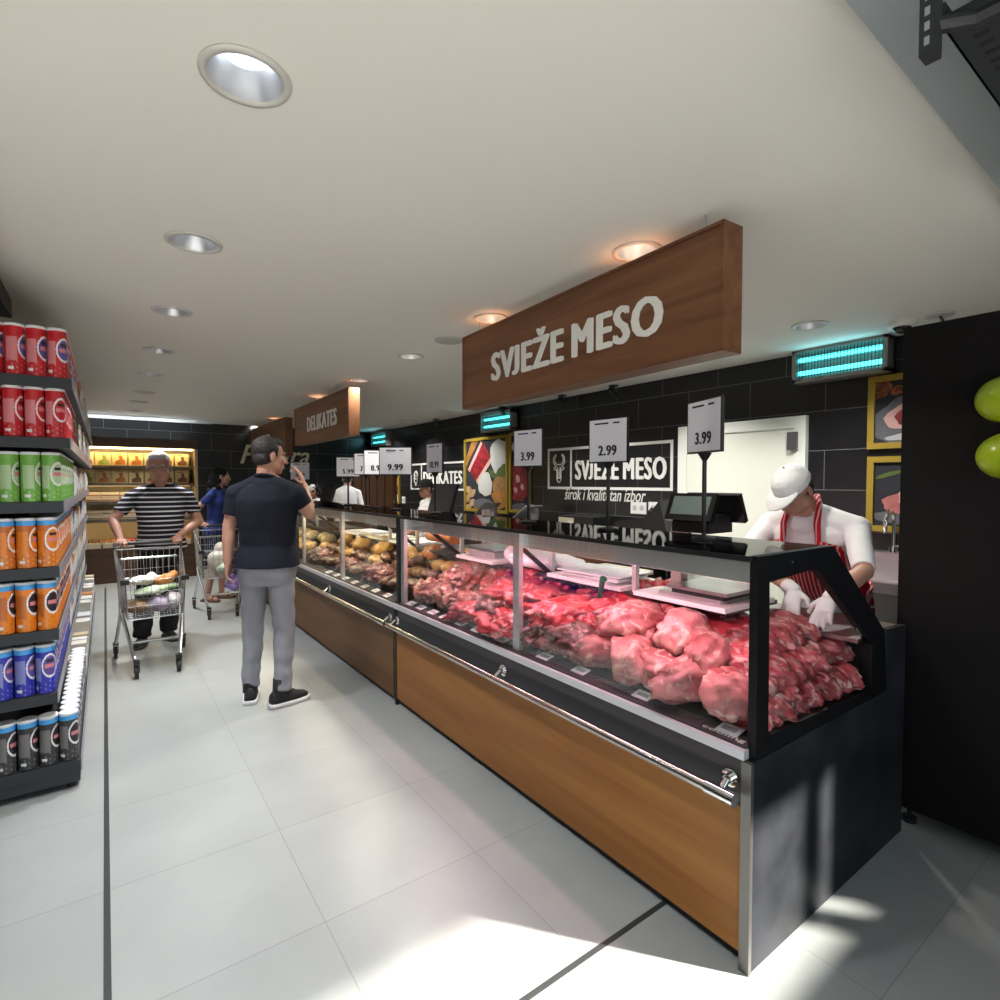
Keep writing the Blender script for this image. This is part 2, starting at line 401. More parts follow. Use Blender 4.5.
# ------------------------------------------------------------------ ceiling lights
lens_c = mat('lamp_lens_cool', (.80,.90,1.), .4, emit=4.5)
lens_w = mat('lamp_lens_warm', (1.,.88,.68), .4, emit=16.)
lens_d = mat('lamp_lens_dim', (.95,.97,1.), .4, emit=7.)
trim_ring = mat('lamp_trim_ring', (.62,.60,.55), .4)
reflector = mat('lamp_reflector', (.55,.55,.56), .38, .9)
def downlight(kind, p, label):
    t = thing('recessed_downlight', label, 'ceiling light', (p.x, p.y, CEIL), 0, 'recessed ceiling downlights')
    B().lathe(p, [(.085,-.001),(.107,-.001),(.105,-.007),(.088,-.009),(.085,-.001)], 40, cap0=False, cap1=False).make('trim_ring', trim_ring, t, 'all')
    B().lathe(p, [(.085,-.003),(.076,.025),(.060,.062)], 40, cap0=False, cap1=False).make('reflector', reflector, t, 'all')
    B().cyl((p.x,p.y,CEIL+.060), (p.x,p.y,CEIL+.065), .061, n=32).make('lens', {'A': lens_c, 'B': lens_w, 'C': lens_d}[kind], t)
    ld = bpy.data.lights.new('lamp', 'AREA'); ld.shape = 'DISK'; ld.size = .09; ld.spread = R({'A': 90, 'B': 125, 'C': 120}[kind])
    ld.energy = {'A': 12, 'B': 19, 'C': 21}[kind]; ld.color = {'A': (.95,.97,1), 'B': (1,.95,.84), 'C': (1,.98,.94)}[kind]
    o = bpy.data.objects.new('downlight_lamp', ld); C.objects.link(o); o.location = (p.x, p.y, CEIL+.003)
cnt = {}
for k, p in LIGHTS:
    i = cnt.get(k, 0); cnt[k] = i+1
    row = {'A': 'in the row above the shopping aisle', 'B': 'in the warm row by the wooden signs', 'C': 'in the row by the tiled wall'}[k]
    downlight(k, p, 'round recessed lamp, %s from the entrance %s' % (ORD[i], row))
p = onZ(449,340,CEIL)
tag(B().lathe((p.x,p.y,CEIL), [(.10,-.001),(.10,-.008),(.085,-.012)], 32).make('ceiling_speaker', mat('speaker_grille', (.45,.44,.41), .7), None, True, loc=(p.x,p.y,CEIL-.012)),
    'flat round grey speaker grille in the ceiling behind the fresh meat sign', 'speaker')
def spot_cam(p, i):
    t = thing('track_spotlight', 'small black ceiling spotlight beside the tiled wall, %s from the entrance' % ORD[i], 'spotlight', (p.x,p.y,CEIL-.1), 0, 'small black ceiling spotlights')
    B().cyl((p.x,p.y,CEIL-.012), (p.x,p.y,CEIL-.0005), .05, n=16).make('ceiling_plate', black, t, True)
    B().cyl((p.x,p.y,CEIL-.05), (p.x,p.y,CEIL-.01), .012, n=8).make('stem', black, t, True)
    B().cyl((p.x+.03,p.y,CEIL-.1), (p.x-.05,p.y,CEIL-.04), .026, .03, n=14).make('lamp_head', black, t, True)
for i, q in enumerate([(618,386),(578,397),(528,409),(462,421)]):
    p = onZ(*q, CEIL); p.x = min(p.x, WX-.14); spot_cam(p, i)

def uvlamp(y, zc, w, label):
    x = WX
    t = thing('insect_killer', label, 'insect lamp', (x, y, zc), 0, 'glowing insect lamps on the tiled wall')
    h, d = .27, .13
    m = B(); m.span((x-d, y-w/2, zc-h/2), (x-.002, y-w/2+.03, zc+h/2)); m.span((x-d, y+w/2-.03, zc-h/2), (x-.002, y+w/2, zc+h/2))
    m.span((x-d, y-w/2, zc+h/2-.045), (x-.002, y+w/2, zc+h/2)); m.span((x-d, y-w/2, zc-h/2), (x-.002, y+w/2, zc-h/2+.03)); m.span((x-.03, y-w/2, zc-h/2), (x-.002, y+w/2, zc+h/2))
    m.make('housing', mat('zapper_steel', (.30,.29,.27), .4, .6), t, bevel=.002)
    for dz in (-.055, .045):
        B().cyl((x-.075, y-w/2+.03, zc+dz), (x-.075, y+w/2-.03, zc+dz), .017, n=12).make('glowing_tube', mat('uv_tube', (.10,.72,.78), .4, emit=3.2), t, True)
    g = B(); n = int(w/.022)
    for i in range(n): g.span((x-d+.002, y-w/2+.03+i*.022, zc-h/2+.03), (x-d+.0045, y-w/2+.0335+i*.022, zc+h/2-.045))
    for dz in (-.09,-.045, 0, .045): g.span((x-d+.001, y-w/2+.03, zc+dz-.0015), (x-d+.004, y+w/2-.03, zc+dz+.0015))
    g.make('wire_guard', black, t)
    ld = bpy.data.lights.new('uv', 'AREA'); ld.shape = 'RECTANGLE'; ld.size = w-.1; ld.size_y = .1; ld.energy = .8; ld.color = (.35,.9,1.)
    o = bpy.data.objects.new('uv_glow', ld); C.objects.link(o); o.location = (x-d-.01, y, zc); o.rotation_euler = (0, R(-90), R(180)) ; o.rotation_euler = V((-1,0,0)).to_track_quat('-Z','Y').to_euler()
uy = (onX(792,360,WX-.13).y + onX(888,345,WX-.13).y)/2
uvlamp(uy, (onX(840,340,WX-.13).z+onX(840,377,WX-.13).z)/2, onX(792,360,WX-.13).y-onX(888,345,WX-.13).y, 'large glowing cyan insect lamp on black tiles beside the framed steak picture')
p = onX(495,421,WX-.13); uvlamp(p.y, p.z, .72, 'glowing cyan insect lamp above the framed picture of sliced sausage and nuts')
p = onX(378,439,WX-.13); uvlamp(min(p.y, WY-.45), p.z, .72, 'small distant cyan insect lamp beyond the delicatessen sign')
# dome camera and aerial
p = onZ(902,321,CEIL); p.x = min(p.x, WX-.12)
t = thing('dome_camera', 'white dome security camera on the ceiling above the cyan lamp', 'camera', (p.x,p.y,CEIL-.07))
B().lathe((p.x,p.y,CEIL), [(.075,-.0005),(.075,-.03),(.06,-.04)], 24).make('mount', white, t, True)
B().ball((p.x,p.y,CEIL-.04), (.05,.05,.036)).make('dome', blackgloss, t, 'all')
p = onZ(940,314,CEIL); p.x = min(p.x, WX-.1)
t = thing('ceiling_cable', 'short black cable hanging from a round ceiling plate above the dark partition', 'cable', (p.x,p.y,CEIL-.25))
B().cyl((p.x,p.y,CEIL-.012), (p.x,p.y,CEIL-.0005), .07, n=20).make('ceiling_plate', trim_ring, t, True)
B().tube([(p.x,p.y,CEIL-.01),(p.x+.01,p.y-.02,CEIL-.06),(p.x+.02,p.y-.03,CEIL-.14),(p.x+.02,p.y-.03,CEIL-.26)], .008).make('cable', black, t, True)

# ------------------------------------------------------------------ hanging wooden signs
walnut = wood('walnut_veneer', (.235,.105,.050), (.105,.042,.020), 'y', .8, .45, .25)
def hsign(near, far, near_low, word, ta, tb, capn, label, bold=.05, zt=2.425, th=.105):
    """board whose aisle face runs from the near to the far top corner; ta..tb the ends of the writing, capn top and foot of its last letter"""
    p0, p1 = onZ(*near, zt), onZ(*far, zt); d = (p0-p1).normalized(); L = (p1-p0).length; nrm = d.cross(V((0,0,1)))
    z0 = onX(*near_low, p0.x).z
    def pl(x, y): r = _ray(x, y); o = V((0,0,EYE)); return o + r*((p0-o).dot(nrm)/r.dot(nrm))
    rz = math.atan2(d.x, -d.y); t = thing('hanging_sign', label, 'sign', (0,0,0), 0, 'wooden department signs hanging over the counters'); h = zt-z0
    y0, y1 = 0., L            # built along +y from its near end, aisle face at x = 0
    B().span((0, y0, 0), (th, y1, h)).make('board', walnut, t, bevel=.004)
    m = B(); e = .012
    for a, c in (((-.006,y0,0),(0,y1,e)), ((-.006,y0,h-e),(0,y1,h)), ((-.006,y0,0),(0,y0+e,h)), ((-.006,y1-e,0),(0,y1,h))): m.span(a, c)
    m.make('edging', walnut, t)
    A, Z = pl(*ta), pl(*tb); ya, yb = (A-p0).dot(-d), (Z-p0).dot(-d); zc = (pl(tb[0], capn[0]).z+pl(tb[0], capn[1]).z)/2-z0
    wordparts(word, (-.004, (ya+yb)/2, zc), *RX, ya-yb, pl(tb[0], capn[0]).z-pl(tb[0], capn[1]).z, bold, .006, lettering, t)
    for yy in (y0+.12, y1-.12): B().cyl((th/2, yy, h), (th/2, yy, CEIL-z0), .004, n=6).make('hanger', steel, t)
    t.location = (p0.x, p0.y, z0); t.rotation_euler.z = rz
hsign((725,219), (463,338), (725,350), 'SVJEŽE MESO', (492,365), (664,310), (291,331), 'large brown wooden sign reading SVJEŽE MESO in white letters')
hsign((349,387), (294.6,409.5), (349,435), 'DELIKATES', (307.5,423), (337,415), (407.5,424), 'brown wooden sign reading DELIKATES behind the fresh meat sign')
hsign((285,417), (249,430.5), (285,456), 'SIR', (258,442), (271,437), (433,441), 'brown wooden sign deepest in the shop, half hidden by the man in the dark shirt')
# script lettering on the far wall
m = B(); c = onY(309,457,WY); letters(m, 'Pekara', (c.x-.60, WY-.012, c.z+.02), *RY, 1.2, .34, .012, .02, .35)
tag(m.make('wall_lettering', mat('cream_letters', (.75,.68,.48), .5), None, False, loc=(c.x-.6, WY-.012, c.z-.2)), 'cream script lettering reading Pekara on the black far wall', 'lettering')
# ------------------------------------------------------------------ serve-over counters
oak = wood('oak_veneer', (.33,.145,.040), (.215,.083,.021), 'y', .55, .42, .22)
darkoak = wood('dark_oak_veneer', (.17,.085,.038), (.11,.052,.022), 'y', .55, .45, .2)
deckm = mat('dark_deck', (.045,.04,.045), .35)
smear = mat('scuffed_black_panel', (.030,.032,.038), .5, spec=.16, vary=(5, .5), col2=(.012,.013,.015), bump=(60, .05))
topglass = None
def dark_glass():
    m, nt, out = nodes('smoked_glass')
    t = nn(nt, 'ShaderNodeBsdfTransparent', Color=(.30,.32,.33,1)); g = nn(nt, 'ShaderNodeBsdfGlossy', Roughness=.03, Color=(.6,.6,.6,1))
    fr = nn(nt, 'ShaderNodeFresnel', IOR=1.5); mx = nn(nt, 'ShaderNodeMixShader'); nt.links.new(fr.outputs[0], mx.inputs[0])
    nt.links.new(t.outputs[0], mx.inputs[1]); nt.links.new(g.outputs[0], mx.inputs[2]); nt.links.new(mx.outputs[0], out.inputs[0]); return m
topglass = dark_glass()
XF = 1.57
def tray_z(x): return .70 + .13*max(0, min(1, (x-1.66)/.8))
def case(y0, y1, label, panel, led_col, led_e, posts, near_end, brackets, shelf0):
    t = thing('display_counter', label, 'counter', (2.1, (y0+y1)/2, 0), 0, 'refrigerated serve-over counters in one line')
    e = .012
    B().span((XF, y0+.008, .045), (XF+.02, y1-.026, .503)).make('front_panel', panel, t, bevel=.002)
    m = B(); m.span((XF+.03, y0+.01, 0), (2.62, y1-.005, .06)); m.make('plinth', black, t)
    m = B(); m.span((XF+.004, y0+.006, .503), (XF+.03, y1-.026, .652)); m.make('fascia', charcoal, t, bevel=.002)
    m = B(); m.span((XF-.014, y0+.004, .655), (XF+.014, y1-.004, .684)); m.make('sill_rail', mat('pale_sill', (.66,.66,.70), .35, .3), t, bevel=.003)
    # carcass: deck, sloped tray, back and rear body
    m = B(); m.span((XF+.004, y0+.01, .60), (1.665, y1-.008, .690)); 
    for k in range(int((y1-y0)/.03)-1): m.span((1.62, y0+.03+k*.03, .690), (1.655, y0+.042+k*.03, .6915))
    m.make('front_deck', deckm, t)
    ye = y0+(.16 if near_end else .012)
    m = B(); m.prism([(1.665,.60),(1.665,.692),(2.46,.825),(2.46,.60)], 'y', ye, y1-.01)
    if near_end: m.span((1.665, y0+.012, .60), (2.46, ye, .692)); m.make('display_tray', mat('dark_tray', (.05,.05,.055), .3, .6), t)
    m = B(); m.span((2.46, y0+.012, .06), (2.74, y1-.006, .872)); m.make('rear_body', black, t)
    m = B(); m.span((2.36, y0+.012, .873), (2.755, y1-.006, .889)); m.make('rear_worktop', steel, t, bevel=.002)
    if not label.startswith('far'): B().span((XF+.012, y1-.028, .684), (XF+.07, y1-.002, 1.262)).make('end_post', black, t, bevel=.002)
    m = B(); m.span((XF-.004, y1-.024, .0), (XF+.02, y1-.001, .652)); m.make('end_strip', black, t)
    # superstructure
    ps = sorted(posts); edges = [y0+.03 if near_end else y0+.006] + ps + [y1-.006]
    for p in ps:
        pm = B(); pm.span((XF+.029, p-.023, .685), (XF+.055, p+.023, 1.262)); pm.span((XF+.0285, p-.028, 1.19), (XF+.054, p+.028, 1.255))
        pm.make('post', alu, t, bevel=.002)
    for a, c in zip(edges[:-1], edges[1:]):
        if c-a > .1: B().span((XF+.020, a+.004, .687), (XF+.028, c-.004, 1.260)).make('front_glass', vglass, t)
    m = B(); m.span((XF+.015, y0, 1.262), (2.085, y1, 1.274)); m.make('top_glass', topglass, t)
    m = B(); m.span((XF+.010, y0, 1.258), (XF+.016, y1, 1.275)); m.make('glass_edge', black, t)
    m = B(); m.span((XF+.055, y0+.03, 1.185), (XF+.16, y1-.01, 1.250)); m.make('canopy_profile', alu, t, bevel=.004)
    B().span((XF+.08, y0+.04, 1.180), (XF+.14, y1-.02, 1.184)).make('light_strip', mat('strip_'+panel.name, led_col, .4, emit=6), t)
    ld = bpy.data.lights.new('strip', 'AREA'); ld.shape = 'RECTANGLE'; ld.size = .06; ld.size_y = (y1-y0)-.1; ld.energy = led_e; ld.color = led_col
    o = bpy.data.objects.new('strip_lamp', ld); C.objects.link(o); o.location = (XF+.12, (y0+y1)/2, 1.176); o.rotation_euler = (0, R(-22), 0)
    # work shelf behind the glass with slanted struts
    B().span((2.04, shelf0, .955), (2.44, y1-.02, .972)).make('work_shelf', deckm, t)
    for yy in ((2.365 if near_end else shelf0+.545), y1-.06):
        B().tube([(1.72, yy, 1.235), (2.06, yy, .97)], .014, 6).make('strut', black, t)
    for yy in ((1.76, 2.365, 3.345) if near_end else (shelf0+.535, shelf0+1.06, y1-.1)):
        B().span((2.05, yy-.012, .972), (2.075, yy+.012, 1.262)).make('rear_post', alu, t)
        B().span((2.41, yy-.02, .889), (2.43, yy+.02, .955)).make('shelf_leg', black, t)
    # bumper rail
    r = .017; m = B(); m.cyl((XF-.058, y0+.03, .548), (XF-.058, y1-.006, .548), r, n=16); rail = m.make('bumper_rail', mat('polished_steel', (.74,.71,.66), .18, 1.), t, True)
    m = B(); m.cyl((XF-.058, y0+.004, .548), (XF-.058, y0+.10, .548), r+.004, n=16); m.make('end_cap', chrome, rail, True)
    for yy in brackets:
        m = B(); m.cyl((XF-.058, yy, .55), (XF-.02, yy, .578), .011, n=10); m.cyl((XF-.02, yy, .578), (XF+.002, yy, .578), .015, n=12); m.cyl((XF-.004, yy, .578), (XF+.003, yy, .578), .028, n=18)
        m.make('rail_bracket', chrome, rail, True)
    return t
MY0, MY1 = .900, 3.405
meat_t = case(MY0, MY1, 'long meat display counter with an oak front and pink lit raw meat', oak, (1.,.50,.59), 19, [2.10, 3.345], True, [.955, 2.16, 3.36], 1.27)
deli_t = case(3.425, 5.93, 'delicatessen counter with a dark brown front, beyond the meat counter', darkoak, (1.,.83,.56), 15, [4.52, 5.62], False, [3.47, 4.72, 5.88], 3.5)
bak_t = case(5.95, 8.45, 'far end counter behind the man in the dark shirt', darkoak, (1.,.83,.56), 14, [7.2], False, [6.0, 7.2, 8.4], 6.1)
# near end wall of the meat counter
pe = lambda x, y: (lambda v: (v.x, v.z))(onY(x, y, .89))
outer = [(1.590,.655),(1.588,1.276),(2.075,1.276),(2.535,.905),(2.572,.655)]
inner = [(1.660,.712),(1.654,1.192),(1.955,1.208),(2.422,.868),(2.422,.690)]
m = B()
for ya, yb in ((.885,.885),(.912,.912)):
    m.add([V((x,ya,z)) for x, z in outer]+[V((x,ya,z)) for x, z in inner], [(i,(i+1)%5,5+(i+1)%5,5+i) for i in range(5)])
for P in (outer, inner): m.add([V((x,.885,z)) for x, z in P]+[V((x,.912,z)) for x, z in P], [(i,(i+1)%5,5+(i+1)%5,5+i) for i in range(5)])
bmesh.ops.remove_doubles(m.bm, verts=m.bm.verts, dist=1e-5)
fr = m.make('end_frame', mat('satin_black_frame', (.006,.006,.007), .45, spec=.2), meat_t)
B().cyl((1.80,.880,1.243),(1.80,.886,1.243),.007,n=12).make('screw_cap', chrome, fr, True)
B().prism(inner, 'y', .895, .900).make('end_glass', vglass, fr)
m = B(); m.prism([(1.572,.0),(1.572,.652),(2.585,.652),(2.56,.905),(2.76,.893),(2.76,0)], 'y', .884, .905); m.make('end_panel', smear, meat_t)
m = B(); m.span((1.556,.880,0),(1.572,.912,.652)); m.make('edge_strip', mat('grey_edge', (.16,.155,.15), .35, .7), meat_t, bevel=.002)
m = B(); letters(m, 'cooling', (1.600,1.0,.6915), (0,-1,0), (1,0,0), .15, .030, .012, .001); m.make('lettering', lettering, meat_t)
# deck tickets
def ticket(x, y, i, where):
    m = B(); m.box((x, y, .697), (.05,.075,.004), Euler((0,R(-14),0)).to_matrix()); m.mi = 1
    m.box((x-.0006, y, .6995), (.02,.05,.0006), Euler((0,R(-14),0)).to_matrix())
    tag(m.make('price_ticket', [paper, mat('ticket_print', (.35,.33,.36), .7)], None, loc=(x,y,.691)), 'small white price ticket on the %s ledge, %s from the near end' % (where, ORD[i]), 'ticket', 'price tickets on the counter ledges')
for i, pxy in enumerate([(726,732),(634,699),(577,672),(540,658),(497,641),(486,635),(478,630),(459,624),(441,618),(430,613),(420,608),(410,604)]):
    p = onZ(*pxy, .695); ticket(1.632, p.y, i, 'meat counter')
for i in range(7): ticket(1.615, 3.62+i*.21, i, 'delicatessen counter')

# ------------------------------------------------------------------ goods in the counters
def lump(seed, r, amp=.16, sc=5., flat=.35, sub=3, ridge=0., taper=0., blunt=0.):
    bm = bmesh.new(); bmesh.ops.create_icosphere(bm, subdivisions=sub, radius=1.)
    o = V((seed*3.1, seed*1.7, seed*.9))
    for v in bm.verts:
        p = v.co.copy()
        if blunt: p = p/((abs(p.x)**blunt+abs(p.y)**blunt+abs(p.z)**blunt)**(1/blunt))
        d = noise.noise(p*sc*.3+o)*amp*1.6 + noise.noise(p*sc*.7+o)*amp + noise.noise(p*sc*1.8+o)*amp*.35
        if ridge: d += ridge*abs(noise.noise(V((p.x*sc*.3, p.y*sc*1.6, p.z))+o))
        q = p*(1+d)
        if taper: q.y *= 1-taper*(p.x+1)/2; q.z *= 1-taper*.7*(p.x+1)/2
        if q.z < -flat: q.z = -flat + (q.z+flat)*.12
        v.co = V((q.x*r[0], q.y*r[1], (q.z+flat)*r[2]))
    me = bpy.data.meshes.new('lump'); bm.to_mesh(me); bm.free()
    me.polygons.foreach_set('use_smooth', [True]*len(me.polygons)); return me
beef = meatmat('beef', (.44,.022,.034), (.20,.008,.013), (.66,.33,.32), .4, 11, .4)
beefl = meatmat('light_beef', (.52,.060,.075), (.33,.020,.030), (.70,.38,.37), .6, 9, .4)
pork = meatmat('pork', (.56,.22,.215), (.30,.075,.08), (.66,.45,.38), .6, 8, .42)
porks = meatmat('pork_red', (.46,.085,.10), (.27,.028,.036), (.66,.42,.39), .75, 10, .4, (.6,1.6,1))
aged = meatmat('aged_beef', (.22,.075,.07), (.10,.03,.03), (.5,.36,.32), .5, 10, .33)
smoked = meatmat('smoked_meat', (.36,.13,.10), (.20,.055,.045), (.58,.40,.30), .6, 9, .3)
mince_m = meatmat('minced_meat', (.56,.07,.07), (.40,.03,.035), (.72,.36,.34), .5, 40, .4)
ham = meatmat('cooked_ham', (.55,.26,.12), (.33,.12,.045), (.66,.47,.25), .6, 8, .35)
golden = meatmat('golden_crust', (.60,.36,.11), (.38,.19,.05), (.72,.55,.28), .6, 8, .35)
dark_s = meatmat('dark_sausage', (.14,.065,.04), (.06,.028,.02), (.34,.20,.13), .5, 9, .28)
cheese = meatmat('pale_cheese', (.72,.60,.33), (.60,.46,.22), (.78,.70,.48), .4, 5, .4)
LK = {}
def variants(k, n, r, m, **kw): LK[k] = ([lump(hash_i(k)+i*2.3, r, **kw) for i in range(n)], m)
def hash_i(s): return sum(ord(c)*(i+1) for i, c in enumerate(s)) % 97
variants('leg', 5, (.155,.110,.092), pork, amp=.17, sc=5, flat=.55, taper=.3, ridge=.2, sub=4)
variants('slab', 5, (.17,.13,.050), beefl, amp=.26, sc=7, flat=.5, ridge=.45, sub=4, blunt=2.6)
variants('chunk', 5, (.105,.085,.070), beef, amp=.34, sc=9, flat=.45, ridge=.6, sub=4)
variants('aged', 4, (.125,.095,.072), aged, amp=.28, sc=8, flat=.5, ridge=.5, sub=4, blunt=2.5)
variants('smoked', 4, (.125,.085,.065), smoked, amp=.26, sc=8, flat=.5, ridge=.45, sub=4)
variants('loin', 5, (.135,.070,.056), porks, amp=.17, sc=5, flat=.6, ridge=.12, sub=4, blunt=3.4)
variants('sausage', 3, (.12,.042,.042), dark_s, amp=.07, sc=3, flat=.7)
variants('ham', 3, (.115,.075,.07), ham, amp=.12, sc=4, flat=.6)
variants('bun', 3, (.10,.075,.06), golden, amp=.12, sc=4, flat=.55)
variants('cured', 4, (.085,.062,.058), dark_s, amp=.2, sc=6, flat=.5, ridge=.25)
variants('cheese', 3, (.085,.085,.06), cheese, amp=.05, sc=2, flat=.75)
DESC = {'leg': ('pork_joint', 'plump pale pink pork joint', 'raw meat'), 'slab': ('beef_slab', 'broad slab of light red beef', 'raw meat'),
        'chunk': ('beef_chunk', 'crumpled deep red beef chunk', 'raw meat'), 'aged': ('beef_joint', 'brown rinded beef joint', 'raw meat'),
        'smoked': ('smoked_meat', 'wrapped reddish brown smoked meat piece', 'smoked meat'), 'loin': ('pork_loin', 'marbled pork cut', 'raw meat'),
        'sausage': ('cured_sausage', 'dark brown cured sausage', 'sausage'), 'cured': ('cured_meat', 'dark brown cured meat piece', 'cured meat'), 'ham': ('cooked_ham', 'orange brown cooked ham', 'ham'),
        'bun': ('golden_roast', 'golden brown roasted piece', 'roast'), 'cheese': ('cheese_wheel', 'pale yellow cheese piece', 'cheese')}
rowc = {}
def goods(kind, x, y, z, rz, sc, row, group, rx=0., tilt=0.):
    ms, m = LK[kind]; n, d, cat = DESC[kind]
    me = ms[random.randrange(len(ms))]
    if not me.materials: me.materials.append(m)
    o = bpy.data.objects.new(n, me); C.objects.link(o); o.location = (x, y, z+.008); o.rotation_euler = (Matrix.Rotation(R(-9.2)+tilt, 3, 'Y') @ Matrix.Rotation(rz, 3, 'Z')).to_euler(); o.scale = (sc, sc, sc)
    key = (d, row); i = rowc.get(key, 0); rowc[key] = i+1
    return tag(o, '%s in the %s, %s from the %s' % (d, row, ORD[i], 'front glass' if 'glass' in row or 'stack' in row else 'near end'), cat, group)
rnd = random.Random(11)
G = 'raw meat pieces in the meat counter'
def u(a): return rnd.uniform(-a, a)
# pieces seen through the end glass: long cuts side by side under the butcher's hands
for i in range(7): goods('loin', 1.74+i*.108+u(.01), 1.015+u(.008), .697, R(72)+u(.16), .82+u(.05), 'stack at the near end', G)
for i in range(7): goods('loin', 1.76+i*.105+u(.015), 1.085+u(.012), .752+i*.004, R(68)+u(.25), .9+u(.06), 'second stack at the near end', G)
for i in range(6): goods('loin', 1.90+i*.095, 1.185+u(.02), .80+i*.008, R(80)+u(.4), .9+u(.06), 'third stack at the near end', G)
# front row
y = 1.07; i = 0
while y < 1.74:
    goods('leg', 1.748+u(.02), y, tray_z(1.70)+.014+u(.004), R(95)+u(1.1), .9+u(.14), 'front meat row', G); y += .145
while y < 2.05: goods('aged', 1.745+u(.01), y, tray_z(1.78)+.012, R(90)+u(.5), .96+u(.06), 'front meat row', G); y += .13
while y < 2.75: goods('slab' if i % 3 else 'aged', 1.745+u(.012), y, tray_z(1.78)+.012, R(90)+u(.5), .94+u(.06), 'front meat row', G); y += .145; i += 1
while y < 3.33: goods('smoked', 1.755+u(.015), y, tray_z(1.78)+.012, R(90)+u(.5), .98+u(.06), 'front meat row', G); y += .12
# second row, raised
y = 1.22
while y < 1.62: goods('leg', 1.89+u(.03), y, tray_z(1.9)+.055, R(60)+u(1.2), .9+u(.14), 'second meat row', G); y += .17
while y < 2.62: goods('slab', 1.915+u(.02), y, tray_z(1.9)+.04, R(90)+u(.7), 1.05+u(.08), 'second meat row', G); y += .135
while y < 3.33: goods('smoked', 1.95+u(.02), y, tray_z(1.95)+.04, R(80)+u(.7), 1.0+u(.08), 'second meat row', G); y += .135
# third row
y = 1.42
while y < 1.86: goods('slab', 2.12+u(.02), y, tray_z(2.12)+.055, R(90)+u(.8), 1.02+u(.08), 'third meat row', G); y += .14
y = 2.36
while y < 2.9: goods('chunk', 2.10+u(.02), y, tray_z(2.1)+.05, u(2), 1.08+u(.1), 'third meat row', G); y += .14
while y < 3.33: goods('smoked', 2.12+u(.02), y, tray_z(2.12)+.05, R(80)+u(.8), 1.0+u(.08), 'third meat row', G); y += .135
# back row
y = 1.5
while y < 2.9: goods('chunk', 2.265+u(.02), y, tray_z(2.265)+.015, u(2), .92+u(.1), 'back meat row', G); y += .15
while y < 3.33: goods('smoked', 2.29+u(.02), y, tray_z(2.29)+.03, u(1), 1.0, 'back meat row', G); y += .14
# pieces heaped on top
for x, yy, k in sorted([(1.87,1.60,'leg'),(1.90,1.36,'leg'),(2.04,1.62,'slab'),(2.03,1.82,'slab'),(1.84,2.02,'slab'),(1.88,2.30,'slab'),(1.9,2.5,'slab'),(2.2,1.75,'chunk'),(2.22,2.45,'chunk'),(2.2,2.62,'chunk'),(2.05,2.52,'chunk'),(2.03,3.1,'smoked'),(1.88,2.95,'smoked')], key=lambda t: t[1]):
    goods(k, x, yy, tray_z(x)+.105, u(1.5), .95, 'top meat layer', G)
# minced meat: strands in a heap nobody could count
MX, MYc, MZ = 2.06, 2.07, .80
m = B()
for k in range(320):
    a, rr = rnd.uniform(0, 2*PI), math.sqrt(rnd.random()); px_, py_ = MX+.115*rr*math.cos(a), MYc+.11*rr*math.sin(a); h = .02+.10*(1-rr*rr)
    c = V((px_, py_, MZ+.02+h*rnd.uniform(.75,1))); d = V((u(1), u(1), u(.5))).normalized()*.018
    m.tube([c-d, c+V((0,0,.004)), c+d], .0055, 5)
m.ball((MX,MYc,MZ+.02), (.11,.105,.095))
tag(m.make('minced_meat', mince_m, None, True, loc=(MX,MYc,MZ-.05)), 'heap of bright red minced meat beside the green scoop', 'minced meat', None, 'stuff')
t = thing('meat_scoop', 'dark green plastic scoop standing in the minced meat', 'scoop', (1.975,1.925,.86))
gm = mat('green_plastic', (.006,.10,.035), .35)
B().tube([(1.985,1.93,.90),(1.965,1.895,.96),(1.945,1.865,1.02),(1.937,1.850,1.035)], [.014,.013,.014,.018], 8).make('handle', gm, t, True)
B().lathe((1.99,1.945,.855), [(.03,0),(.044,.02),(.047,.055),(.038,.07)], 16).make('bowl', gm, t, True)
# white boards, papers and cloths on the work shelf
brd = mat('white_board', (.78,.76,.74), .5); film = mat('white_wrapping', (.74,.77,.78), .4, bump=(12,.5)); cream = mat('cream_board', (.62,.58,.44), .5)
def board(x0, x1, y0, y1, label, z=.973, mt=None):
    return tag(B().span((x0,y0,z),(x1,y1,z+.02)).make('cutting_board', mt or brd, None, bevel=.003, loc=((x0+x1)/2,(y0+y1)/2,z)), label, 'cutting board', 'boards on the counter work shelves')
board(2.0, 2.38, 1.25, 1.72, 'white cutting board under the scale on the meat counter')
board(2.0, 2.33, 1.80, 2.34, 'white cutting board under the folded wrapping sheets')
board(1.99, 2.30, 2.86, 3.3, 'white cutting board at the far end of the meat counter')
m = B()
for k in range(7): m.box((2.14+u(.01), 2.05+u(.02), .996+k*.006), (.24+u(.02), .40+u(.04), .004), Euler((u(.05),u(.04),u(.1))).to_matrix())
tag(m.make('wrapping_paper', film, None, loc=(2.14,2.05,.994)), 'stack of crumpled white wrapping sheets on the cutting board', 'paper')
me = remesh(B().ball((0,0,.05),(.17,.20,.075)).ball((.06,.12,.04),(.11,.13,.05)).ball((-.05,-.12,.035),(.12,.12,.045)), .012, 2, disp=.03, dscale=9)
o = put('white_cloth', me, film, None, (2.14,2.62,.998)); tag(o, 'crumpled white cloth bundle on the work shelf near the middle post', 'cloth')
me = remesh(B().ball((0,0,.03),(.12,.22,.05)).ball((.02,.2,.03),(.07,.10,.04)), .012, 2, disp=.02, dscale=9)
o = put('white_cloth', me, film, None, (2.22,2.50,.994)); tag(o, 'flat white wrapped parcel between the cloth bundle and the sheets', 'cloth')
board(2.25, 2.43, 1.95, 2.30, 'cream slab standing behind the wrapping sheets', .995, cream)
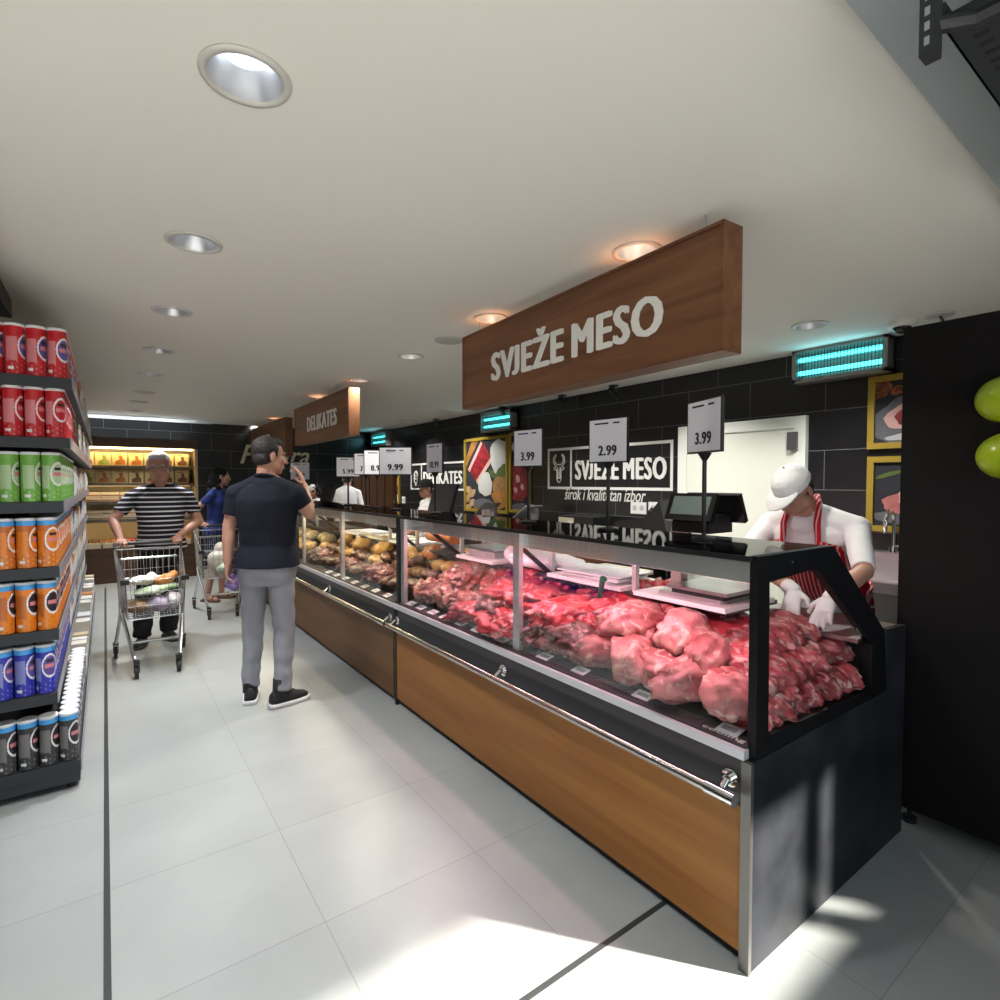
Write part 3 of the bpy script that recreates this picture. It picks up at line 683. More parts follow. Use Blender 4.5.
# trays of goods in the delicatessen
GD = 'delicatessen goods in the middle counter'
kinds = {0: ['cured','sausage','aged'], 1: ['cured','bun','cured'], 2: ['bun','cured','ham'], 3: ['ham','cheese','bun']}
for r, (x, dz) in enumerate([(1.77,.006),(1.92,.04),(2.08,.06),(2.24,.08)]):
    y = 3.53; i = 0
    while y < 5.85:
        k = kinds[r][(i//2) % 3]
        goods(k, x+u(.02), y, tray_z(x)+dz, R(90)+u(.6) if k != 'sausage' else u(.5), .84+u(.12), ['front','second','third','back'][r]+' deli row', GD); y += .115; i += 1
for x, yy, k in sorted([(2.12,3.85,'ham'),(2.02,4.05,'bun'),(2.16,4.3,'bun'),(2.0,4.55,'bun'),(2.12,4.75,'ham'),(1.98,5.0,'bun'),(2.1,5.25,'cheese'),(2.02,5.5,'bun'),(1.9,3.75,'sausage'),(1.86,4.2,'sausage')], key=lambda t: t[1]):
    goods(k, x, yy, tray_z(x)+.12, u(1.4), .95, 'top deli layer', GD)
o = tag(B().cyl((2.17,3.62,.98),(2.17,4.02,.98),.045,n=20).make('orange_sausage', mat('orange_casing', (.58,.19,.05), .4, vary=(9,.3)), None, True, bevel=.008, loc=(2.17,3.82,.935)), 'long orange bologna sausage on the delicatessen work shelf', 'sausage')
o.location.z = .973+.045-.0
board(2.02, 2.36, 4.08, 4.5, 'white cutting board in the delicatessen counter beside the orange sausage')
board(2.02, 2.36, 4.62, 5.0, 'cream board leaning by the delicatessen middle post', mt=cream)
board(2.02, 2.36, 5.2, 5.7, 'pale board at the deep end of the delicatessen counter')
for i in range(6): goods('bun', 1.85+u(.03), 6.2+i*.3, tray_z(1.85)+.01, u(1), 1., 'front far counter row', 'goods in the far end counter')
for i in range(6): goods('cheese', 2.1+u(.03), 6.25+i*.3, tray_z(2.1)+.02, u(1), 1., 'back far counter row', 'goods in the far end counter')
# ------------------------------------------------------------------ price signs on the counter tops
def proj(v):
    d = V(v)-V((0,0,EYE)); k = d.dot(_f); return 500+FOC*d.dot(_r)/k, 500-FOC*d.dot(_u)/k
cardm = mat('sign_card', (.72,.71,.79), .55)
def price_sign(x0, x1, yt, yb, txt, label, w=.225, X=1.92):
    cx_, cy_ = (x0+x1)/2, (yt+yb)/2
    c = onX(cx_, cy_, X); zt = onX(cx_, yt, X).z; zb = onX(cx_, yb, X).z; h = zt-zb
    best = None
    for k in range(-75, 51, 1):
        a = R(k); d = V((-math.sin(a), -math.cos(a), 0)); W = abs(proj(c+d*w/2)[0]-proj(c-d*w/2)[0])
        if best is None or abs(W-(x1-x0)) < best[0]: best = (abs(W-(x1-x0)), a)
    a = best[1]; d = V((-math.sin(a), -math.cos(a), 0)); up = V((0,0,1)); n = d.cross(up)
    t = thing('price_sign', label, 'price sign', (c.x, c.y, 1.275), 0, 'price signs standing on the counter glass')
    M3 = Matrix((d, n, up)).transposed()
    fr = B(); fr.box(c, (w, .012, h), M3); fr.make('sign_frame', black, t, bevel=.002)
    cd = B(); cd.box(c+n*.0065, (w-.014, .003, h-.014), M3); cd.make('card', cardm, t)
    m = B(); letters(m, txt, c+n*.0085-up*h*.22, d, up, w*(.47 if len(txt) < 5 else .56), h*.23, .05, .001)
    m.make('printed_price', ink, t); m = B()
    for i, ww in enumerate((.10, .045)):
        m.box(c+n*.0085+up*h*.38+d*(-.035+i*.085), (ww*.8, .0012, h*.035), M3)
    m.make('product_name', ink, t)['kind'] = 'stuff'
    m = B(); m.cyl((c.x,c.y,1.285), (c.x,c.y,zb+.004), .0085, n=10); m.cyl((c.x,c.y,zb-.03), (c.x,c.y,zb), .009, .028, n=10); m.make('pole', black, t, True)
    B().lathe((c.x,c.y,1.2745), [(.045,0),(.045,.008),(.012,.016)], 20).make('base', black, t, True)
price_sign(688, 722, 399, 453, '3.99', 'tall 3.99 price sign on the counter glass in front of the white door')
price_sign(589, 628, 418, 463, '2.99', 'price sign reading 2.99 in front of the white bull logo')
price_sign(514, 543, 429, 467, '3.99', 'price sign reading 3.99 in front of the framed salami picture')
price_sign(427, 443, 443, 473, '10.99', 'narrow turned price sign reading 10.99 before the DELIKATES wall logo')
price_sign(379, 412, 447, 475, '9.99', 'price sign reading 9.99 near the start of the delicatessen counter', .27)
price_sign(362, 392, 450, 475, '8.99', 'price sign reading 8 half covered by the 9.99 sign')
price_sign(354, 378, 453, 475, '7.99', 'price sign mostly hidden behind the one reading 8')
price_sign(334, 362, 457, 477, '5.99', 'price sign reading 5.99 above the back of the server in white')
price_sign(287, 313, 462, 480, '4.99', 'price sign ending in 99 beside the raised hand of the man in the dark shirt')

# ------------------------------------------------------------------ scale with two screens, tools and goods by the wall
scr = mat('screen_glass', (.16,.20,.20), .12, spec=.6)
def terminal(px0, px1, pyt, pyb, X, label, post=True):
    a = onX(px0, (pyt+pyb)/2, X); b_ = onX(px1, (pyt+pyb)/2, X); zt = onX((px0+px1)/2, pyt, X).z; zb = onX((px0+px1)/2, pyb, X).z
    cy = (a.y+b_.y)/2; w = abs(a.y-b_.y); h = zt-zb; z0 = .994 if post else zb-.3
    t = thing('counter_scale', label, 'scale', (X, cy, z0), 0, 'scales with screens on the counters')
    r1 = Euler((0, R(24), 0)).to_matrix(); r2 = Euler((0, R(-24), 0)).to_matrix()
    c = V((X-.05, cy, (zt+zb)/2)); 
    B().box(c, (.025, w, h*1.06), r1).make('customer_screen', blackgloss, t, bevel=.004)
    B().box(c+r1 @ V((-.0135,0,.006)), (.002, w*.80, h*.72), r1).make('display', scr, t)
    B().box(V((X+.09, cy-.03, (zt+zb)/2+.0)), (.025, w*1.15, h*1.1), r2).make('operator_screen', blackgloss, t, bevel=.004)
    B().span((X-.06, cy-w*.40, zb-.05), (X+.12, cy+w*.40, zb+.03)).make('printer', black, t, bevel=.006)
    if post:
        B().span((X-.03, cy+w*.28, .998), (X+.02, cy+w*.28+.055, zb-.03)).make('column', mat('taupe_column', (.36,.31,.27), .4), t, bevel=.004)
        B().span((X-.13, cy-.20, .9935), (X+.16, cy+w*.34+.03, 1.006)).make('foot_plate', steel, t, bevel=.003)
        B().span((X-.15, cy-.24, 1.03), (X+.18, cy+w*.22, 1.045)).make('weighing_plate', steel, t, bevel=.004)
        B().span((X-.12, cy-.21, 1.006), (X+.15, cy+w*.2, 1.03)).make('scale_body', black, t)
        B().span((X-.165, cy-.22, 1.045), (X-.155, cy+w*.2, 1.17)).make('clear_guard', vglass, t)
    return t
terminal(676, 722, 494, 521, 2.19, 'black scale with two tilted screens on a post above the cutting board')
# second weighing station seen at the far end of the meat counter, on the board
t = thing('counter_scale', 'low grey scale on the far white board of the meat counter', 'scale', (2.2, 3.1, .994), 0, 'scales with screens on the counters')
B().span((2.07,2.95,.994),(2.34,3.26,1.035)).make('scale_body', mat('scale_grey', (.33,.34,.33), .45), t, bevel=.006)
B().span((2.05,2.93,1.045),(2.36,3.28,1.058)).make('weighing_plate', steel, t, bevel=.004)
B().span((2.12,3.0,1.034),(2.28,3.2,1.046)).make('plate_support', black, t)
B().span((2.2,3.272,1.05),(2.26,3.296,1.30)).make('column', mat('taupe_column', (.36,.31,.27), .4), t)
# tablet monitor and black terminal beside the server with the black cap
p = onX(446, 500, 2.55)
t = thing('till_monitor', 'black till monitor in front of the server with the black cap', 'monitor', (2.52, p.y, .89))
B().box((2.52, p.y, p.z+.02), (.03, .40, .26), Euler((0,R(18),0)).to_matrix()).make('screen', blackgloss, t, bevel=.005)
B().cyl((2.55,p.y,.905),(2.54,p.y,p.z),.022,n=12).make('stem', black, t, True)
B().lathe((2.55,p.y,.8895),[(.10,0),(.10,.012),(.03,.02)],20).make('base', black, t, True)
p = onX(328, 497, 2.5)
t = thing('till_monitor', 'black till monitor seen from behind beside the server in the white cap', 'monitor', (2.5, p.y, .89))
B().box((2.5, p.y, p.z+.03), (.04, .42, .28), Euler((0,R(18),0)).to_matrix()).make('screen', blackgloss, t, bevel=.005)
B().cyl((2.53,p.y,.905),(2.52,p.y,p.z),.022,n=12).make('stem', black, t, True)
B().lathe((2.53,p.y,.8895),[(.10,0),(.10,.012),(.03,.02)],20).make('base', black, t, True)
# counters along the wall
def backcounter(y0, y1, label):
    t = thing('back_counter', label, 'counter', (4.15, (y0+y1)/2, 0))
    B().span((3.92, y0, .0), (WX-.003, y1, .88)).make('body', black, t); B().span((3.90, y0, .88), (WX-.003, y1, .91)).make('worktop', mat('dark_worktop', (.03,.03,.032), .25), t, bevel=.003)
backcounter(3.42, 9.2, 'dark counter along the tiled wall under the white bull logo')
def slicer(px, py, label):
    p = onX(px, py, 4.1); y = p.y; z = .911
    t = thing('slicer', label, 'slicer', (4.1, y, z), 0, 'slicing machines on the back counter')
    B().span((3.98,y-.17,z),(4.28,y+.17,z+.09)).make('body', mat('pale_machine', (.5,.5,.5), .35, .5), t, bevel=.01)
    B().box((4.08,y+.02,z+.20),(.26,.42,.015), Euler((R(-32),0,0)).to_matrix()).make('slanted_plate', steel, t)
    B().cyl((4.12,y-.05,z+.20),(4.15,y-.05,z+.20),.12,n=28).make('blade', steel, t, True)
    B().span((4.1,y-.1,z+.09),(4.18,y-.02,z+.2)).make('support', steel, t)
slicer(527, 512, 'steel slicing machine on the dark counter left of the bull logo')
slicer(487, 512, 'steel slicing machine under the framed picture of nuts')
p = onX(578, 523, 4.1); 
t = thing('carton_box', 'black carton with a pale printed label below the bull logo', 'box', (4.15, p.y, .911))
B().span((4.02,p.y-.30,.911),(4.3,p.y+.22,1.14)).make('carton', black, t, bevel=.004)
B().span((4.016,p.y-.02,.925),(4.0195,p.y+.215,1.12)).make('label', mat('kraft_label', (.42,.40,.28), .6), t)
B().span((4.014,p.y-.01,.95),(4.0165,p.y+.07,1.09)).make('label_panel', mat('pink_panel', (.60,.52,.50), .6), t)
p = onX(640, 525, 4.1)
t = thing('mincer', 'tall black machine with a sloping side below the wall sockets', 'machine', (4.15, p.y, .911))
B().prism([(p.y-.42,.911),(p.y+.30,.911),(p.y+.22,1.12),(p.y-.16,1.18),(p.y-.30,1.34)], 'x', 4.0, 4.35).make('body', black, t)
B().span((3.994,p.y-.1,1.05),(3.999,p.y-.03,1.07)).make('badge', mat('brass', (.6,.45,.15), .3, 1.), t)
for q, lab in [((477,506),'white wall socket below the framed salami picture'),((639,508),'white double wall socket under the script below the bull logo'),((654,508),'white wall socket with a black plug hanging from it'),((404,500),'white wall socket below the DELIKATES wall logo')]:
    p = onX(*q, WX); tt = thing('wall_socket', lab, 'socket', (WX-.01, p.y, p.z-.06), 0, 'white sockets on the black tiles')
    w = .20 if q[0] == 639 else .12
    B().span((WX-.012,p.y-w/2,p.z-.06),(WX-.0005,p.y+w/2,p.z+.06)).make('plate', white, tt, bevel=.003)
    m = B()
    for k in ((-1,1) if w > .15 else (0,)): m.cyl((WX-.0125,p.y+k*.045,p.z),(WX-.0145,p.y+k*.045,p.z),.028,n=16)
    m.make('outlet', mat('socket_grey', (.5,.5,.48), .5), tt, True)
    if q[0] == 654:
        B().tube([(WX-.03,p.y-.0,p.z),(WX-.07,p.y,p.z-.03),(WX-.06,p.y+.02,p.z-.12),(WX-.04,p.y+.03,p.z-.2)],.012).make('plug_cable', black, tt, True)
# white cold-room door
a, c = onX(681,470,WX), onX(808,470,WX); zt = onX(740,422,WX).z; dw = mat('cold_room_white', (.83,.85,.78), .4)
m = B(); m.span((WX-.05,c.y,.0),(WX-.002,c.y+.09,zt)); m.span((WX-.05,a.y-.09,.0),(WX-.002,a.y,zt)); m.span((WX-.05,c.y+.09,zt-.09),(WX-.002,a.y-.09,zt))
d1 = struct('door_1', m, dw, 'white cold room door in the black tiled wall', 'door')
B().span((WX-.035,c.y+.09,.01),(WX-.004,a.y-.09,zt-.09)).make('door_leaf', mat('cold_room_leaf', (.80,.82,.72), .35), d1)
for z in (1.82, .62):
    B().span((WX-.075,c.y+.055,z-.07),(WX-.05,c.y+.13,z+.07)).make('hinge', mat('dark_steel', (.18,.18,.18), .4, .8), d1, bevel=.006)
B().span((WX-.075,c.y+.06,.98),(WX-.05,c.y+.12,1.14)).make('handle', chrome, d1, bevel=.006)
# sink and tap
p = onX(888, 597, 4.0)
t = thing('sink_unit', 'steel sink unit against the tiled wall behind the butcher', 'sink', (4.15, 1.35, 0))
B().span((3.86,.98,.0),(WX-.003,1.82,.82)).make('cabinet', mat('sink_cabinet', (.25,.25,.25), .35, .8), t)
m = B(); m.span((3.84,.96,.82),(3.90,1.84,.885)); m.span((4.34,.96,.82),(WX-.003,1.84,1.02)); m.span((3.90,.96,.82),(4.34,1.02,.885)); m.span((3.90,1.78,.82),(4.34,1.84,.885)); m.span((3.9,1.02,.82),(4.34,1.78,.83)); m.make('basin', steel, t, bevel=.003)
ty = onX(893,575,4.37).y
m = B(); m.cyl((4.37,ty,1.02),(4.37,ty,1.06),.03,n=14); m.tube([(4.37,ty,1.05)]+[(4.37-.075+.075*math.cos(k*PI/8), ty+.0, 1.22+.085*math.sin(k*PI/8)) for k in range(9)]+[(4.22,ty,1.16)], .014, 10)
tp = m.make('tap', chrome, t, True); B().tube([(4.37,ty,1.06),(4.35,ty-.06,1.075),(4.34,ty-.11,1.10)], .009).make('lever', chrome, tp, True)

# ------------------------------------------------------------------ logos and pictures on the tiled wall
def rect_frame(m, x, ya, yb, z0, z1, w, d=.006):
    O = [(yb,z0),(ya,z0),(ya,z1),(yb,z1)]; I = [(yb+w,z0+w),(ya-w,z0+w),(ya-w,z1-w),(yb+w,z1-w)]
    vs = [V((X, p[0], p[1])) for X in (x-d, x) for P in (O, I) for p in P]; fs = []
    for i in range(4):
        k = (i+1) % 4; fs += [(i,k,4+k,4+i), (8+i,12+i,12+k,8+k), (i,8+i,8+k,k), (4+i,4+k,12+k,12+i)]
    m.add(vs, fs)
xw = WX-.003
def logo(px, word, label, bull):
    a = onX(px[0], px[2], xw); c = onX(px[1], px[3], xw); z1 = onX(px[0], px[4], xw).z; ya, yb, z0 = a.y, c.y, a.z
    t = thing('wall_logo', label, 'logo', (xw, (ya+yb)/2, z0), 0, 'white department logos on the tiled wall')
    m = B(); rect_frame(m, xw, ya, yb, z0, z1, .03); dv = ya-(ya-yb)*.225; m.span((xw-.006, dv-.012, z0), (xw, dv+.012, z1)); m.make('border', lettering, t)
    wordparts(word, (xw-.004, (dv+yb)/2, (z0+z1)/2-.02), *RX, (dv-yb)*.90, (z1-z0)*.44, .05, .006, lettering, t)
    cy, cz, s = (ya+dv)/2, (z0+z1)/2, (z1-z0)
    S = lambda pts: [(xw-.006, cy-u_*s, cz+v_*s) for u_, v_ in pts]
    m = B(); r = .0065
    if bull:
        for k in (1, -1):
            m.tube(S([(k*.0,.10),(k*.07,.10),(k*.15,.16),(k*.155,.25),(k*.10,.33),(k*.12,.35),(k*.20,.27),(k*.205,.15),(k*.12,.055),(k*.09,.05)]), r, 5)
            m.tube(S([(k*.09,.05),(k*.19,.02),(k*.16,-.03),(k*.09,-.01)]), r, 5)
            m.tube(S([(k*.09,-.01),(k*.07,-.14),(k*.075,-.26),(k*.04,-.32),(0,-.33)]), r, 5)
            m.tube(S([(k*.05,.04),(k*.03,-.12),(k*.05,-.24)]), r, 5)
        m.tube(S([(-.04,-.20),(0,-.24),(.04,-.20)]), r, 5)
    else:
        m.tube(S([(.16*math.cos(k*.42),.16*math.sin(k*.42)+.06) for k in range(15)]), r, 5, True)
        m.tube(S([(.09*math.cos(k*.52),.09*math.sin(k*.52)+.09) for k in range(12)]), r, 5, True)
        m.tube(S([(-.14,-.02),(-.16,-.14),(-.05,-.26),(.08,-.22),(.15,-.08)]), r, 5); m.tube(S([(-.05,-.26),(-.02,-.33),(.05,-.31),(.08,-.22)]), r, 5)
    m.make('emblem', lettering, t)
    return t, ya, yb, z0, z1
t, ya, yb, z0, z1 = logo((548,673,489,487,449), 'SVJEŽE MESO', 'white framed bull head logo reading SVJEŽE MESO on black tiles', True)
a, c = onX(565,497,xw), onX(646,496,xw); m = B()
letters(m, 'širok i kvalitetan izbor', (xw-.004, (a.y+c.y)/2, (a.z+c.z)/2+.02), *RX, a.y-c.y, .135, .006, .004, .3); m.make('script_lettering', lettering, t)
logo((411,465,489.5,488.5,464), 'DELIKATES', 'white framed ham logo reading DELIKATES on black tiles', False)
gold = mat('ochre_frame', (.34,.23,.03), .5, spec=.3)
def picture(pa, pb, py0, py1, w, label, art, fw=.042):
    """framed picture; left edge at pa, right edge pb (or width w)"""
    a = onX(pa, py1, xw); z0 = a.z; z1 = onX(pa, py0, xw).z; ya = a.y; yb = ya-w if w else onX(pb, py1, xw).y
    t = thing('framed_picture', label, 'picture', (xw, (ya+yb)/2, z0), 0, 'framed food pictures on the tiled wall')
    m = B(); rect_frame(m, WX-.002, ya, yb, z0, z1, fw, .03); m.make('frame', gold, t, bevel=.003)
    W, H = ya-yb, z1-z0
    mats, m = [art[0]], B(); m.span((WX-.012, yb+.01, z0+.01), (WX-.003, ya-.01, z1-.01))
    lay = 0
    for sh in art[1]:
        lay += 1; m.mi = lay; mats.append(sh[-1]); X = WX-.0125-.0004*lay
        if sh[0] == 'e':
            _, u0, v0, ru, rv, ang, mm = sh
            pts = []
            for k in range(26):
                A = 2*PI*k/26; wob = 1+.07*math.sin(3*A+u0*9)+.04*math.sin(7*A+v0*5)
                x_, y_ = ru*math.cos(A)*wob*W, rv*math.sin(A)*wob*H
                pts.append((u0*W+x_*math.cos(ang)-y_*math.sin(ang), v0*H+x_*math.sin(ang)+y_*math.cos(ang)))
        else: pts = [(u_*W, v_*H) for u_, v_ in sh[1]]
        cl = lambda v_, lo, hi: max(lo, min(hi, v_))
        m.poly([(X, ya-cl(u_, .03, W-.03), z0+cl(v_, .03, H-.03)) for u_, v_ in pts])
    m.make('print', mats, t)
pm = lambda n, c: mat('print_'+n, c, .6, spec=.12)
slate = pm('slate', (.035,.035,.042)); redm = mat('print_red', (.36,.02,.03), .5, vary=(14,.7)); fatp = pm('fat', (.62,.38,.34)); pinkp = mat('print_pink', (.62,.20,.19), .5, vary=(8,.4))
grn = pm('green', (.09,.13,.04)); salt = pm('salt', (.45,.46,.48)); spice = mat('print_spice', (.35,.09,.02), .5, vary=(30,.8)); board_p = pm('board', (.13,.13,.15))
steak = (slate, [('e',.5,.35,.42,.34,.1,board_p),('e',.16,.82,.16,.12,.4,spice),('e',.40,.78,.10,.06,.4,spice),('e',.72,.50,.52,.20,.42,fatp),('e',.78,.50,.44,.16,.42,redm),('e',.60,.46,.10,.04,.5,fatp),('e',.55,.16,.3,.05,.1,salt),('e',.9,.12,.2,.04,-.2,salt)])
chick = (slate, [('e',.55,.20,.45,.10,0,board_p),('e',.80,.42,.62,.16,.15,pinkp),('e',.88,.55,.5,.15,.3,fatp),('e',.95,.50,.4,.14,.2,pinkp),('e',.3,.76,.2,.03,.3,grn),('e',.55,.84,.16,.04,1.1,grn),('e',.68,.80,.2,.03,-.5,grn),('e',.8,.86,.2,.04,.4,grn)])
tan = mat('print_tan', (.42,.23,.09), .5, vary=(12,.5)); pale = pm('pale', (.55,.55,.52)); nut = mat('print_nut', (.55,.36,.18), .5, vary=(10,.4)); oran = mat('print_orange', (.50,.22,.05), .5, vary=(6,.5))
platter = (slate, [('p',[(.02,.72),(.18,1),(.34,1),(.02,.6)],oran),('p',[(.10,.58),(.42,.95),(.66,.72),(.30,.40)],redm),('p',[(.08,.58),(.40,.95),(.43,.92),(.12,.54)],fatp),('p',[(.28,.42),(.64,.74),(.68,.70),(.32,.37)],fatp),
   ('e',.83,.72,.22,.24,.2,pale),('e',.86,.50,.16,.10,.8,grn),('e',.70,.49,.14,.04,-.5,grn),('e',.50,.37,.16,.16,.2,pale),('e',.83,.36,.18,.12,.2,tan),('p',[(.62,.24),(.98,.36),(.98,.10),(.80,.04)],oran),
   ('e',.08,.30,.09,.05,0,nut),('e',.20,.25,.08,.05,.5,nut),('e',.08,.18,.08,.05,.8,nut),('e',.20,.12,.08,.05,.2,nut),('e',.10,.06,.07,.04,.2,nut),('e',.48,.10,.24,.08,-.1,board_p)])
salami = (slate, [('e',.5,.82,.4,.10,0,pale),('p',[(.1,.16),(.12,.62),(.82,.64),(.85,.22),(.62,.14)],redm),('e',.4,.42,.10,.05,.4,fatp),('e',.62,.32,.08,.04,.2,fatp),('e',.3,.28,.08,.04,.9,fatp),('e',.5,.07,.4,.05,0,board_p)])
picture(868.4, 0, 378, 449.5, .44, 'ochre framed picture of a raw steak, upper of two beside the dark partition', steak)
picture(867.2, 0, 457, 530.5, .44, 'ochre framed picture of raw chicken with herbs, below the steak picture', chick)
picture(465.5, 508.8, 439.5, 510.5, 0, 'large ochre framed picture of sliced sausage, nuts and cheese', platter)
picture(510.3, 531, 433, 512, 0, 'ochre framed picture of red salami right beside the sausage and nuts picture', salami)
picture(392.5, 400.5, 470, 503, 0, 'narrow colourful food picture beyond the DELIKATES wall logo', (slate, [('e',.5,.7,.4,.2,0,oran),('e',.4,.4,.35,.15,0,redm),('e',.5,.15,.4,.12,0,pale)]))
# brown slatted panel on the far wall
slat = wood('brown_slat', (.12,.055,.025), (.06,.026,.012), 'z', .8)
m = B(); PY = 9.55; xa = onY(354,490,PY).x
for k in range(int((WX-.004-xa)/.15)): m.span((xa+k*.15, PY, .0), (xa+k*.15+.13, PY+.03, 2.0))
m.span((xa, PY+.03, 0), (WX-.01, PY+.05, 2.0))
tag(m.make('slatted_panel', slat, None, loc=((xa+WX)/2, PY, 0)), 'brown vertical slatted wood partition behind the servers', 'panel')

# ------------------------------------------------------------------ lit wall cabinet at the end of the aisle
FZ = WY-.64
t = thing('wall_refrigerator', 'open brown chiller cabinet with warm lit shelves at the end of the aisle', 'refrigerator', (.05, WY-.32, 0))
brown = wood('chiller_brown', (.085,.042,.022), (.045,.022,.012), 'x', .8)
x0, x1 = -1.2, 1.21
B().span((x0, FZ, .0), (x1, WY-.003, .52)).make('base', brown, t)
B().span((x0, FZ-.02, 2.02), (x1, WY-.003, 2.16)).make('canopy', brown, t)
B().span((x1-.04, FZ, .52), (x1, WY-.003, 2.02)).make('side_panel', mat('chiller_side', (.42,.33,.2), .5), t)
B().span((x0, FZ, .52), (x0+.04, WY-.003, 2.02)).make('side_panel', mat('chiller_side', (.42,.33,.2), .5), t)
B().span((x0+.04, WY-.05, .52), (x1-.04, WY-.003, 2.02)).make('back_panel', mat('chiller_back', (.62,.52,.34), .5), t)
SH = [1.735, 1.47, 1.20, .93]
for z in SH:
    s = B().span((x0+.04, FZ+.10, z-.02), (x1-.04, WY-.05, z)).make('shelf', mat('chiller_shelf', (.2,.17,.13), .5), t)
    B().span((x0+.04, FZ+.085, z-.035), (x1-.04, FZ+.10, z+.012)).make('price_rail', mat('chiller_rail', (.10,.08,.06), .5), s)
    B().span((x0+.06, FZ+.13, z-.028), (x1-.06, FZ+.16, z-.0205)).make('shelf_light', mat('warm_tube', (1.,.70,.32), .4, emit=2.2), s)
B().span((x0+.06, FZ+.03, 1.995), (x1-.06, FZ+.08, 2.019)).make('canopy_light', mat('warm_tube_top', (1.,.72,.34), .4, emit=9), t)
B().span((x0+.1, FZ+.36, 2.161), (x1-.1, FZ+.40, 2.174)).make('cove_light', mat('cove_tube', (.85,.95,1.), .4, emit=4), t)
ld = bpy.data.lights.new('cove', 'AREA'); ld.shape = 'RECTANGLE'; ld.size = 2.2; ld.size_y = .05; ld.energy = 9; ld.color = (.9,.97,1.)
o = bpy.data.objects.new('cove_lamp', ld); C.objects.link(o); o.location = (0, FZ+.38, 2.185); o.rotation_euler = (PI, 0, 0)
for z, e in ((1.985, 9), (1.43, 3), (.88, 3)):
    ld = bpy.data.lights.new('chiller', 'AREA'); ld.shape = 'RECTANGLE'; ld.size = 2.2; ld.size_y = .05; ld.energy = e; ld.color = (1.,.72,.36)
    o = bpy.data.objects.new('chiller_lamp', ld); C.objects.link(o); o.location = (0, FZ+.06, z); o.rotation_euler = (R(38), 0, 0)
boxm = mat('pack_yellow', (.62,.46,.20), .5); brn = mat('pack_brown', (.22,.08,.03), .5, vary=(9,.5)); grp = mat('pack_green', (.30,.36,.08), .5, vary=(9,.5)); ornp = mat('pack_orange', (.50,.16,.03), .5, vary=(9,.5)); rdp = mat('pack_red', (.42,.04,.03), .5); crm = mat('pack_cream', (.60,.50,.34), .5)
def pack(x, z, w, h, d, pic, y, label, group, fat=False):
    m = B(); m.span((x-w/2, y, z), (x+w/2, y+d, z+h)); m.mi = 1
    if fat: m.span((x-w/2+.005, y-.003, z+.02), (x+w/2-.005, y, z+h*.45))
    else:
        m.poly([(x-w*.30,y-.002,z+h*.12),(x+w*.36,y-.002,z+h*.12),(x+w*.36,y-.002,z+h*.42),(x+w*.2,y-.002,z+h*.52),(x+w*.16,y-.002,z+h*.8),(x-w*.06,y-.002,z+h*.8),(x-w*.02,y-.002,z+h*.5),(x-w*.3,y-.002,z+h*.35)])
        m.span((x-w*.35, y-.002, z+h*.86), (x+w*.1, y, z+h*.92))
    tag(m.make('food_packet', [boxm if not fat else crm, pic], None, loc=(x, y+d/2, z)), label, 'packet', group)
for r, z in enumerate(SH[:2]):
    for i in range(8):
        x = -.42+i*.203; pack(x, z+.001, .19, .205, .16, [brn,brn,grp,ornp,ornp,brn,ornp,brn][(i+r) % 8], FZ+.14, 'pale yellow food box on the %s chiller shelf, %s from the hidden side' % (['top','second'][r], ORD[i]), 'boxes in the lit chiller')
for r, z in enumerate(SH[2:]):
    for i in range(7):
        for k in range(2):
            pack(-.40+i*.232, z+.001+k*.075, .22, .072, .3, brn if (i+k) % 2 else ornp, FZ+.14, 'flat cream packet, %s of stack %s on the %s shelf of the lit chiller' % (['bottom','top'][k], ORD[i], ['third','fourth'][r]), 'flat packets in the lit chiller', True)
for i in range(7):
    x = -.40+i*.232
    m = B(); m.span((x-.105, FZ+.02, .521), (x+.105, FZ+.40, .60)); m.mi = 1
    for k in range(20): m.ball((x-.08+.04*(k % 5), FZ+.08+.08*(k//5), .615), (.019,.03,.02), None, 8, 5)
    tag(m.make('meat_tray', [crm, [rdp, brn, ornp, rdp][i % 4]], None, loc=(x, FZ+.2, .521)), 'shallow tray of small pieces on the chiller deck, %s from the hidden side' % ORD[i], 'tray', 'trays on the chiller deck')

# ------------------------------------------------------------------ shelving along the aisle with snack cans
gond = mat('gondola_grey', (.030,.033,.038), .5, spec=.3); rail_m = mat('price_rail_grey', (.26,.25,.29), .35)
LEV = [(.140,-.118),(.49,-.200),(.795,-.188),(1.095,-.180),(1.405,-.158),(1.71,-.128),(1.995,-.115)]
def bay(y0, y1, label):
    t = thing('shelving_unit', label, 'shelf', (-.4, (y0+y1)/2, 0), 0, 'grey shelving units along the aisle')
    B().span((-.68, y0, .0), (-.655, y1, 2.12)).make('back_panel', gond, t)
    B().span((-.65, y0+.005, .035), (-.125, y1-.005, .105)).make('plinth', gond, t, bevel=.003)
    for yy in (y0+.06, y1-.06): B().cyl((-.16,yy,0),(-.16,yy,.036),.022,n=12).make('foot', black, t, True)
    B().span((-.66, y0, 0), (-.62, y0+.03, 2.12)).make('upright', gond, t)
    for z, xf in LEV:
        s = B().span((-.65, y0, z-.05), (xf-.004, y1-.004, z)).make('shelf', gond, t, bevel=.002)
        m = B(); m.span((xf-.004, y0+.002, z-.05), (xf, y1-.006, z+.006)); m.make('price_rail', rail_m, s)
    return t
BY = [3.36, 4.72, 5.96, 7.20, 8.44]
bay(BY[0], BY[1], 'grey shelving unit filled with colourful snack cans, at the near end of the aisle')
bay(BY[1], BY[2], 'grey shelving unit right behind the snack can shelves')
bay(BY[2], BY[3], 'third grey shelving unit along the aisle from the snack cans')
bay(BY[3], BY[4], 'last grey shelving unit before the lit chiller')
